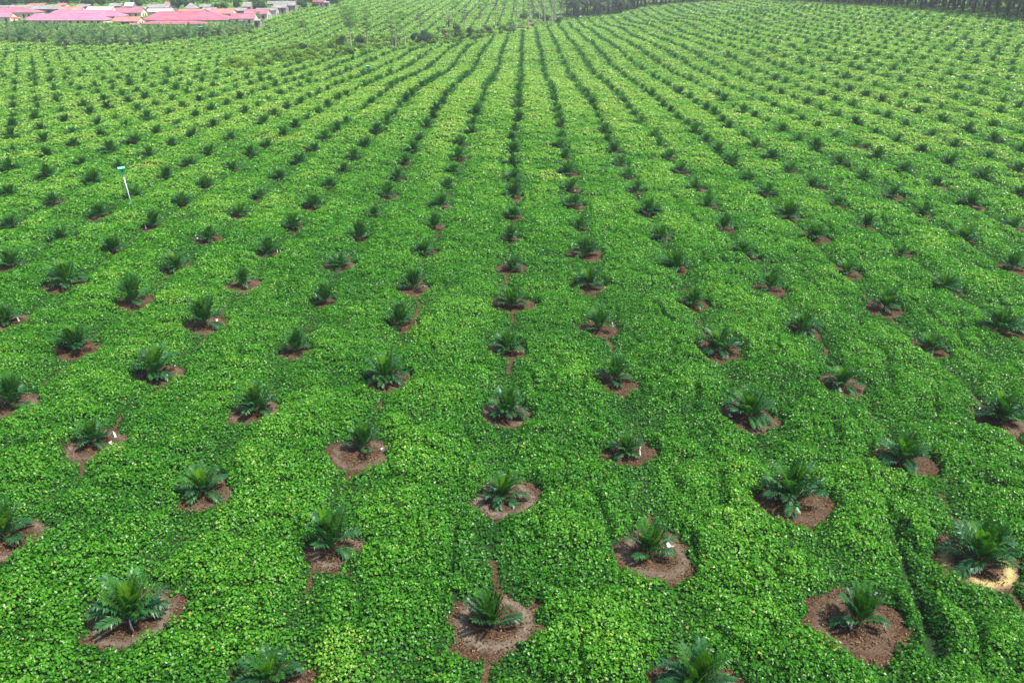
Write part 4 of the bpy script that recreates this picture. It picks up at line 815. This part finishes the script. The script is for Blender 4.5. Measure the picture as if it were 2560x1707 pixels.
# ------------------------------------------------------------------ village
def wall_box(mb, x0, x1, y0, y1, z0, z1): mb.box(x0, x1, y0, y1, z0, z1)
def house(lab, u0, u1, vb, ve, vr, kind, roof, wall, depth=7., inl=0, inr=0, win=(), gwin=0, Y=None, door=None, over=.5, name='house', veranda=None):
    """a house seen from its long side: u0,u1 eave ends, vb ground, ve eave, vr ridge (survey pixels); win = fractions along the front"""
    uc = (u0 + u1) / 2
    Y = Y if Y is not None else hit([(uc, vb)])[0][1]
    a, b = atY(u0, ve, Y - over), atY(u1, ve, Y - over); x0, x1 = a[0], b[0]; ze = (a[2] + b[2]) / 2
    zr = atY(uc, vr, Y + depth / 2)[2]; zr = max(zr, ze + .5)
    zb = float(min(height(x0, Y), height(x1, Y), height((x0 + x1) / 2, Y + depth))) - .3
    ze = max(ze, zb + 2.3); zr = max(zr, ze + .7)
    cx = (x0 + x1) / 2; o = empty(name, (cx, Y, zb)); tag(o, lab, 'house', 'houses of the village')
    X0, X1 = x0 - cx, x1 - cx; H = ze - zb; R = zr - zb; D = depth
    e = .35                                                     # gable overhang
    wx0, wx1 = X0 + e, X1 - e; wt = H + (R - H) * over / (D / 2 + over) - .04
    mb = MB()
    if kind == 'gable':
        V = [(wx0, 0, 0), (wx1, 0, 0), (wx1, D, 0), (wx0, D, 0), (wx0, 0, wt), (wx1, 0, wt), (wx1, D, wt), (wx0, D, wt), (wx0, D / 2, R - .06), (wx1, D / 2, R - .06)]
        mb.add(V, [(3, 2, 1, 0), (0, 1, 5, 4), (2, 3, 7, 6), (1, 2, 6, 5), (3, 0, 4, 7)], [(5, 6, 9), (7, 4, 8)])
    else: mb.box(wx0, wx1, 0, D, 0, wt - .02)
    link('wall', mb.mesh('wall', [M[wall]]), o)
    mb = MB(); t = .10
    m = (x1 - x0) / max(u1 - u0, 1); rl, rr = (X0 + inl * m, X1 - inr * m) if kind == 'hip' else (X0, X1)
    E = [(X0, -over, H), (X1, -over, H), (X1, D + over, H), (X0, D + over, H)]; Rg = [(rl, D / 2, R), (rr, D / 2, R)]
    V = E + Rg; V = V + [(x, y, z + t) for x, y, z in V]
    Q = [(6, 7, 11, 10), (8, 9, 10, 11), (0, 4, 5, 1), (2, 5, 4, 3), (0, 1, 7, 6), (2, 3, 9, 8)]
    if kind == 'hip': T = [(7, 8, 11), (9, 6, 10), (1, 5, 2), (3, 4, 0)]; Q += [(1, 2, 8, 7), (3, 0, 6, 9)]
    else: T = []; Q += [(1, 5, 11, 7), (5, 2, 8, 11), (3, 4, 10, 9), (4, 0, 6, 10)]
    mb.add(V, Q, T)
    # raised seams and a ridge cap
    if (u1 - u0) > 30:
        mb.tube([(rl, D / 2, R + t), (rr, D / 2, R + t)], .11, 6)
        if kind == 'hip':
            for c, rg in ((0, 0), (3, 0), (1, 1), (2, 1)): mb.tube([np.array(E[c]) + [0, 0, t], np.array(Rg[rg]) + [0, 0, t]], .09, 5)
    link('roof', mb.mesh('roof', [M[roof]]), o)
    for f in win:
        wd = f[1] if isinstance(f, tuple) else 1.1; f = f[0] if isinstance(f, tuple) else f
        x = wx0 + f * (wx1 - wx0); z0, z1 = wt * .36, wt * .80
        fm = MB()
        for q in ((x - wd / 2 - .09, x + wd / 2 + .09, z1, z1 + .09), (x - wd / 2 - .09, x + wd / 2 + .09, z0 - .09, z0), (x - wd / 2 - .09, x - wd / 2, z0, z1), (x + wd / 2, x + wd / 2 + .09, z0, z1)): fm.box(q[0], q[1], -.07, .02, q[2], q[3])
        w = link('window', fm.mesh('window', [M['frame']]), o)
        pm = MB(); pm.box(x - wd / 2, x + wd / 2, -.03, .015, z0, z1); link('pane', pm.mesh('pane', [M['glass']]), w)
    for k in range(gwin):
        y = D * (k + 1) / (gwin + 1); z0, z1 = wt * .36, wt * .82; fm = MB()
        for q in ((y - .6, y + .6, z1, z1 + .09), (y - .6, y + .6, z0 - .09, z0), (y - .6, y - .5, z0, z1), (y + .5, y + .6, z0, z1)): fm.box(wx1 - .02, wx1 + .07, q[0], q[1], q[2], q[3])
        w = link('window', fm.mesh('window', [M['frame']]), o)
        pm = MB(); pm.box(wx1 - .015, wx1 + .03, y - .5, y + .5, z0, z1); link('pane', pm.mesh('pane', [M['glass']]), w)
    if door is not None:
        x = wx0 + door * (wx1 - wx0); dm = MB(); dm.box(x - .5, x + .5, -.06, .01, .3, min(2.35, wt * .8)); d = link('door', dm.mesh('door', [M['door']]), o)
        hm = MB(); hm.box(x + .32, x + .40, -.11, -.061, 1.25, 1.33); link('handle', hm.mesh('handle', [M['pole_grey']]), d)
    return o
W8 = [(f, 1.2) for f in (.06, .14, .23, .31, .40, .52, .60, .69, .77, .86, .94)]
house('long lilac-pink hip-roofed barrack, front one of the overlapping pair', 49, 258, 60, 52, 35.6, 'hip', 'r_lilac', 'w_cream', 12, 29, 30, W8, door=.47, Y=452)
house('long lilac-pink hip-roofed barrack behind the front barrack', 108, 300, 50, 42, 27, 'hip', 'r_lilac', 'w_cream', 12, 20, 32, [.84, .9, .95], Y=474)
house('deep pink hip-roofed house at the left end of the village', -50, 84, 41, 32.5, 20, 'hip', 'r_pink', 'w_cream', 12, 40, 36, [.8, .9], Y=486)
house('small lilac-roofed cream gabled house before the deep pink house', -30, 24, 52, 44, 32, 'gable', 'r_lilac', 'w_cream', 8, gwin=1, win=[.8], Y=462)
house('two-windowed cream gabled house with pink roof between the barracks', 284, 352, 44, 33, 20.4, 'gable', 'r_pink', 'w_cream', 9, win=[(.32, 1.3), (.44, 1.3), (.56, 1.6), (.80, 1.1)], gwin=2, Y=494)
house('salmon-roofed cream gabled house in front of the pink gabled one', 279, 344, 64.5, 54.5, 43, 'gable', 'r_salmon', 'w_cream', 9, win=[(.40, 1.6), (.58, 2.2), (.78, 1.2)], gwin=2, Y=446)
house('large magenta hip-roofed hall, widest roof in the village', 351, 571, 62, 54.5, 30, 'hip', 'r_mag', 'w_cream', 18, 34, 58, [(.05, 1.0), (.84, 1.2), (.92, 1.4)], Y=462)
house('low magenta-roofed wing along the front of the hall', 345, 512, 74, 66, 53, 'hip', 'r_mag', 'w_cream', 8, 40, 30, [.3, .5, .7], Y=440)
house('small pink lean-roofed hut beside the low wing', 324, 348, 77, 70.5, 64, 'gable', 'r_pink', 'w_cream', 4, win=[.5], Y=430)
house('salmon-roofed cream house with red veranda behind the hall', 523, 582, 45, 35, 23, 'gable', 'r_salmon', 'w_cream', 8, win=[(.30, 2.6), (.92, 1.0)], gwin=1, door=.62, Y=500)
house('pink-roofed cream house with three windows at the front right', 573, 636, 60, 47.8, 35, 'gable', 'r_pink', 'w_cream', 8, win=[(.28, 1.3), (.58, 1.0), (.78, 1.1)], gwin=1, Y=462)
house('pink-roofed white-gabled house at the right end of the front rows', 608, 668, 50, 35.8, 24.5, 'gable', 'r_pink', 'w_pale', 9, win=[(.35, 1.0), (.83, 1.3)], gwin=2, door=.6, Y=488)
house('grey-roofed pale cottage behind the white-gabled house', 637, 691, 34, 27, 21.5, 'gable', 'r_grey', 'w_pale', 6, gwin=1, Y=520)
house('grey cottage with dark doorway at the field edge', 680, 715, 29.5, 20.5, 11.5, 'gable', 'r_grey', 'w_grey', 7, win=[(.72, 1.2)], door=.45, Y=540)
house('maroon-roofed cottage, farthest right in the village', 780, 812, 14, 6, -1, 'gable', 'r_maroon', 'w_pale', 7, win=[.4, .7], Y=620)
house('low grey shed built against the maroon-roofed cottage', 808, 822, 13, 7.5, 4.5, 'gable', 'r_grey', 'w_grey', 5, win=[.5], Y=614)
house('long house with patchy rusting red roof behind the barracks', 144, 202, 34, 27, 18, 'gable', 'r_rust', 'w_pale', 8, gwin=1, Y=515)
house('pale pink gabled house right of the rusting roof', 212, 278, 34, 26.5, 17.5, 'gable', 'r_pale', 'w_cream', 9, gwin=1, Y=515)
house('grey-roofed timber house with dark open gable left of the rusting roof', 92, 148, 31, 24, 13.5, 'gable', 'r_grey', 'w_grey', 8, win=[(.5, 2.5)], Y=535)
house('long grey-roofed timber house behind the deep pink roof', 18, 92, 31, 24, 14, 'gable', 'r_grey', 'w_grey', 8, Y=540)
house('red strip-roofed house showing behind the long grey house', 66, 108, 20, 14, 10.5, 'gable', 'r_red', 'w_pale', 7, Y=590)
house('small red-roofed house behind the dark open gable', 140, 162, 21, 14.5, 9, 'gable', 'r_red', 'w_pale', 7, Y=585)
house('grey-roofed house at the far left behind the village', -20, 18, 25, 19, 14.5, 'gable', 'r_grey', 'w_grey', 7, Y=560)
house('grey house with a red gable piece under the dark trees', 189, 222, 24, 17.5, 11.5, 'gable', 'r_dgrey', 'w_grey', 7, Y=575)
house('low grey house right of the dark trees', 270, 302, 23, 16.5, 9.5, 'gable', 'r_grey', 'w_grey', 7, Y=580)
house('white-lilac metal-roofed house among grey roofs', 309, 332, 24, 17, 7, 'gable', 'r_white', 'w_grey', 7, Y=572)
house('long grey-roofed timber house behind the two-windowed house', 363, 421, 28, 20.5, 12, 'gable', 'r_grey', 'w_grey', 8, win=[(.5, 3.)], Y=560)
house('flat grey-roofed house beside the white-lilac roof', 333, 364, 30, 23.5, 17.5, 'gable', 'r_grey', 'w_grey', 6, Y=545)
house('bright red-roofed house under the tall dark tree', 409, 438, 25, 17.5, 5.5, 'gable', 'r_salmon', 'w_grey', 7, Y=580)
house('grey pyramid-roofed hut right of the tall dark tree', 459, 485, 29, 22.5, 8.5, 'hip', 'r_grey', 'w_grey', 9, 11, 11, Y=545)
house('pale pink gabled house right behind the hall roof', 364, 428, 38, 31, 22.5, 'gable', 'r_pale', 'w_cream', 9, gwin=1, Y=512)
house('salmon strip-roofed house over the ridge of the hall', 443, 506, 35, 29, 24, 'gable', 'r_salmon', 'w_cream', 8, gwin=1, Y=515)
house('grey-roofed house between the salmon roofs', 502, 538, 34, 28, 20, 'gable', 'r_grey', 'w_grey', 8, Y=525)
house('weathered grey house under the pale bushy tree', 496, 525, 25, 18.5, 12, 'gable', 'r_dgrey', 'w_grey', 7, Y=570)
house('grey-roofed house left of the small dark tree', 564, 614, 35, 28, 21, 'gable', 'r_grey', 'w_grey', 8, gwin=1, Y=525)
house('tall grey house behind the small dark tree', 605, 627, 25, 18, 6, 'gable', 'r_grey', 'w_grey', 7, win=[.5], Y=560)
house('long low grey roof behind the village trees', 667, 737, 17, 10.5, 4, 'gable', 'r_dgrey', 'w_grey', 7, Y=625)
house('low grey house left of the banana plants', 717, 738, 22, 15, 8.5, 'gable', 'r_dgrey', 'w_grey', 7, Y=575)
house('dark shed beside the three-windowed pink house', 632, 650, 61, 53, 50, 'gable', 'r_dgrey', 'w_grey', 4, win=[(.4, 1.4)], Y=448, name='shed')
def carport(u, v, w, lab):
    p = hit([(u, v)])[0]; o = empty('carport', tuple(p)); tag(o, lab, 'carport', 'open carports by the village')
    mb = MB(); mb.box(-w / 2, w / 2, -1.6, 1.6, 2.1, 2.22); link('roof', mb.mesh('roof', [M['r_white']]), o)
    for sx in (-1, 1):
        for sy in (-1, 1): mb = MB(); mb.tube([(sx * (w / 2 - .2), sy * 1.3, -.3), (sx * (w / 2 - .2), sy * 1.3, 2.1)], .06, 6); link('post', mb.mesh('post', [M['pole_grey']]), o)
    mb = MB(); mb.box(-w / 2 + .3, w / 2 - .3, .9, 1.0, -.2, 1.9); link('back_panel', mb.mesh('back_panel', [M['r_dgrey']]), o)
carport(688, 43, 4.4, 'white-roofed carport beside the white-gabled pink house')
carport(607, 62.5, 3.6, 'white-roofed carport in front of the three-windowed pink house')
p = atY(38, 48, 458); z = float(height(p[0], p[1])); o = empty('awning', (p[0], p[1], z)); tag(o, 'bright red cloth awning beside the small lilac-roofed house', 'awning')
mb = MB(); mb.add([(-2.6, -1, 3.0), (2.2, -1.2, 2.7), (2.4, 1.2, 3.2), (-2.4, 1.3, 3.7), (-2.6, -1, 2.95), (2.2, -1.2, 2.65), (2.4, 1.2, 3.15), (-2.4, 1.3, 3.65)], [(0, 1, 2, 3), (7, 6, 5, 4), (0, 4, 5, 1), (1, 5, 6, 2), (2, 6, 7, 3), (3, 7, 4, 0)]); link('cloth', mb.mesh('cloth', [M['red_cloth']]), o)
for x, y, h in ((-2.5, -.9, 2.95), (2.1, -1.1, 2.66), (2.3, 1.1, 3.1), (-2.3, 1.2, 3.6)): mb = MB(); mb.tube([(x, y, -.3), (x, y, h)], .05, 6); link('post', mb.mesh('post', [M['pole_grey']]), o)

# trees among the houses
VT = [(15, 30, 14, 34, 'bush_d', 'dark tree rising behind the far left grey roof'), (228, 22, 15, 26, 'bush_d', 'dark tree, left of the pair over the grey house with red gable'), (255, 21, 14, 26, 'bush_d', 'dark tree, right of the pair over the grey house with red gable'),
 (347, 23, 17, 32, 'bush_d', 'tall dark tree over the flat grey-roofed house'), (448, 25, 19, 34, 'bush_d', 'tall dark bronze tree over the bright red roof'), (478, 22, 16, 24, 'bush_m', 'grey-green rounded tree right of the tall bronze tree'),
 (545, 28, 14, 18, 'bush_d', 'low dark rounded tree left of the pale banana-like tree'), (562, 28, 10, 22, 'bush_y', 'pale bushy tree left of the small dark tree'), (593, 25, 10, 24, 'bush_d', 'small dark tree before the tall grey house'),
 (650, 30, 20, 32, 'bush_m', 'broad bronze-green tree above the grey-roofed pale cottage'), (632, 30, 12, 30, 'bush_m', 'rounded green tree between the grey roofs'), (755, 22, 14, 20, 'bush_m', 'green tree before the maroon-roofed cottage'), (790, 20, 10, 12, 'bush_m', 'low green tree under the maroon-roofed cottage'),
 (832, 14, 14, 16, 'bush_d', 'dark green tree at the right end of the village'), (700, 28, 8, 10, 'bush_y', 'small yellow-green tree beside the cottage with dark doorway'), (720, 33, 9, 12, 'bush_m', 'small green tree at the top corner of the sloping field'), (108, 38, 12, 10, 'bush_y', 'yellow-green shrub before the dark open gable'), (525, 22, 9, 12, 'bush_y', 'pale green tree by the weathered grey house')]
for n, (u, v, hw, hp_, mt, lab) in enumerate(VT):
    p = hit([(u, v)])[0] if v < 34 else atY(u, v, 520); m = abs(proj([p])[1][0]) / FOC
    global_parts = bush(1000 + n, hw * m, hp_ * m, (mt,) if n % 3 else (mt, 'bush_m'), dens=1.0, lsize=.8, lobes=13)
    tb = MB(); hh = hp_ * m; tb.tube([(0, 0, -.6), (.1, 0, hh * .3), (0, .1, hh * .6)], [.35, .28, .15], 8)
    place([('trunk', tb.mesh('trunk', [M['stem']])), ('crown', global_parts[1][1])], p[0], p[1], 1, 'village_tree', lab, 'tree', 'trees among the houses')

# wooded hill behind the village
mb = MB()
for n in range(330):
    u = rng.uniform(-120, 860); p = atY(u, rng.uniform(-6, 16), rng.uniform(650, 770)); x, y = p[0], p[1]; z = float(height(x, y)); r = rng.uniform(4, 8); hh = rng.uniform(7, 15) + max(0, (y - 650) * .05)
    for k in range(3):
        leafcloud(mb, (x + rng.normal(0, r * .5), y + rng.normal(0, r * .5), z + hh * rng.uniform(.45, .8)), (r * .75, r * .75, r * .6), 46, 1.9, m=int(rng.uniform() < .5), up=.5)
tag(link('distant_wood', mb.mesh('distant_wood', [M['bush_m'], M['bush_d']])), 'bluish green wood covering the far hillside behind the village', 'wood', kind='stuff')

# ------------------------------------------------------------------ air, light, camera
mb = MB(); mb.box(-3400, 3400, -3400, 3400, -60, 60)
hm, ns, L = mat('haze'); pv = N(ns, 'ShaderNodeVolumePrincipled'); pv.inputs['Color'].default_value = (.86, .93, 1, 1); pv.inputs['Density'].default_value = .00024; pv.inputs['Anisotropy'].default_value = .25
o_ = N(ns, 'ShaderNodeOutputMaterial'); L.new(pv.outputs[0], o_.inputs['Volume'])
tag(link('haze', mb.mesh('haze', [hm])), kind='stuff')

EL, AZ = math.radians(61), math.radians(112)
w = bpy.data.worlds.new("World"); scene.world = w; w.use_nodes = True
nt = w.node_tree; nt.nodes.clear()
sky = nt.nodes.new('ShaderNodeTexSky'); sky.sky_type = 'NISHITA'; sky.sun_disc = False; sky.sun_elevation = EL; sky.sun_rotation = AZ; sky.air_density = 1.2; sky.dust_density = 2.0
bg = nt.nodes.new('ShaderNodeBackground'); bg.inputs['Strength'].default_value = .12
wo = nt.nodes.new('ShaderNodeOutputWorld'); nt.links.new(sky.outputs[0], bg.inputs[0]); nt.links.new(bg.outputs[0], wo.inputs[0])
ld = bpy.data.lights.new('sun', 'SUN'); ld.energy = 5.0; ld.angle = math.radians(.8); ld.color = (1, .955, .88)
lo = bpy.data.objects.new('sun', ld); COL.objects.link(lo)
sv = Vector((math.sin(AZ) * math.cos(EL), math.cos(AZ) * math.cos(EL), math.sin(EL))); lo.rotation_euler = sv.to_track_quat('Z', 'Y').to_euler(); lo.location = (0, 0, 200)
cd = bpy.data.cameras.new('camera'); co = bpy.data.objects.new('camera', cd); COL.objects.link(co)
cd.sensor_width = 36; cd.lens = 36 * FOC / 2560; cd.clip_end = 9000; cd.clip_start = .5
R3 = Matrix([[RM[0][0], -RM[1][0], -RM[2][0]], [RM[0][1], -RM[1][1], -RM[2][1]], [RM[0][2], -RM[1][2], -RM[2][2]]])
co.matrix_world = Matrix.Translation(Vector(CAM)) @ R3.to_4x4()
scene.camera = co
vs = scene.view_settings; vs.view_transform = 'Standard'; vs.look = 'None'; vs.exposure = 0.7; vs.gamma = 1
cy = scene.cycles; cy.max_bounces = 7; cy.diffuse_bounces = 3; cy.glossy_bounces = 2; cy.transmission_bounces = 4; cy.volume_bounces = 0; cy.transparent_max_bounces = 8
cy.use_denoising = True; cy.sample_clamp_indirect = 6; cy.volume_step_rate = 10
cy.caustics_reflective = False; cy.caustics_refractive = False
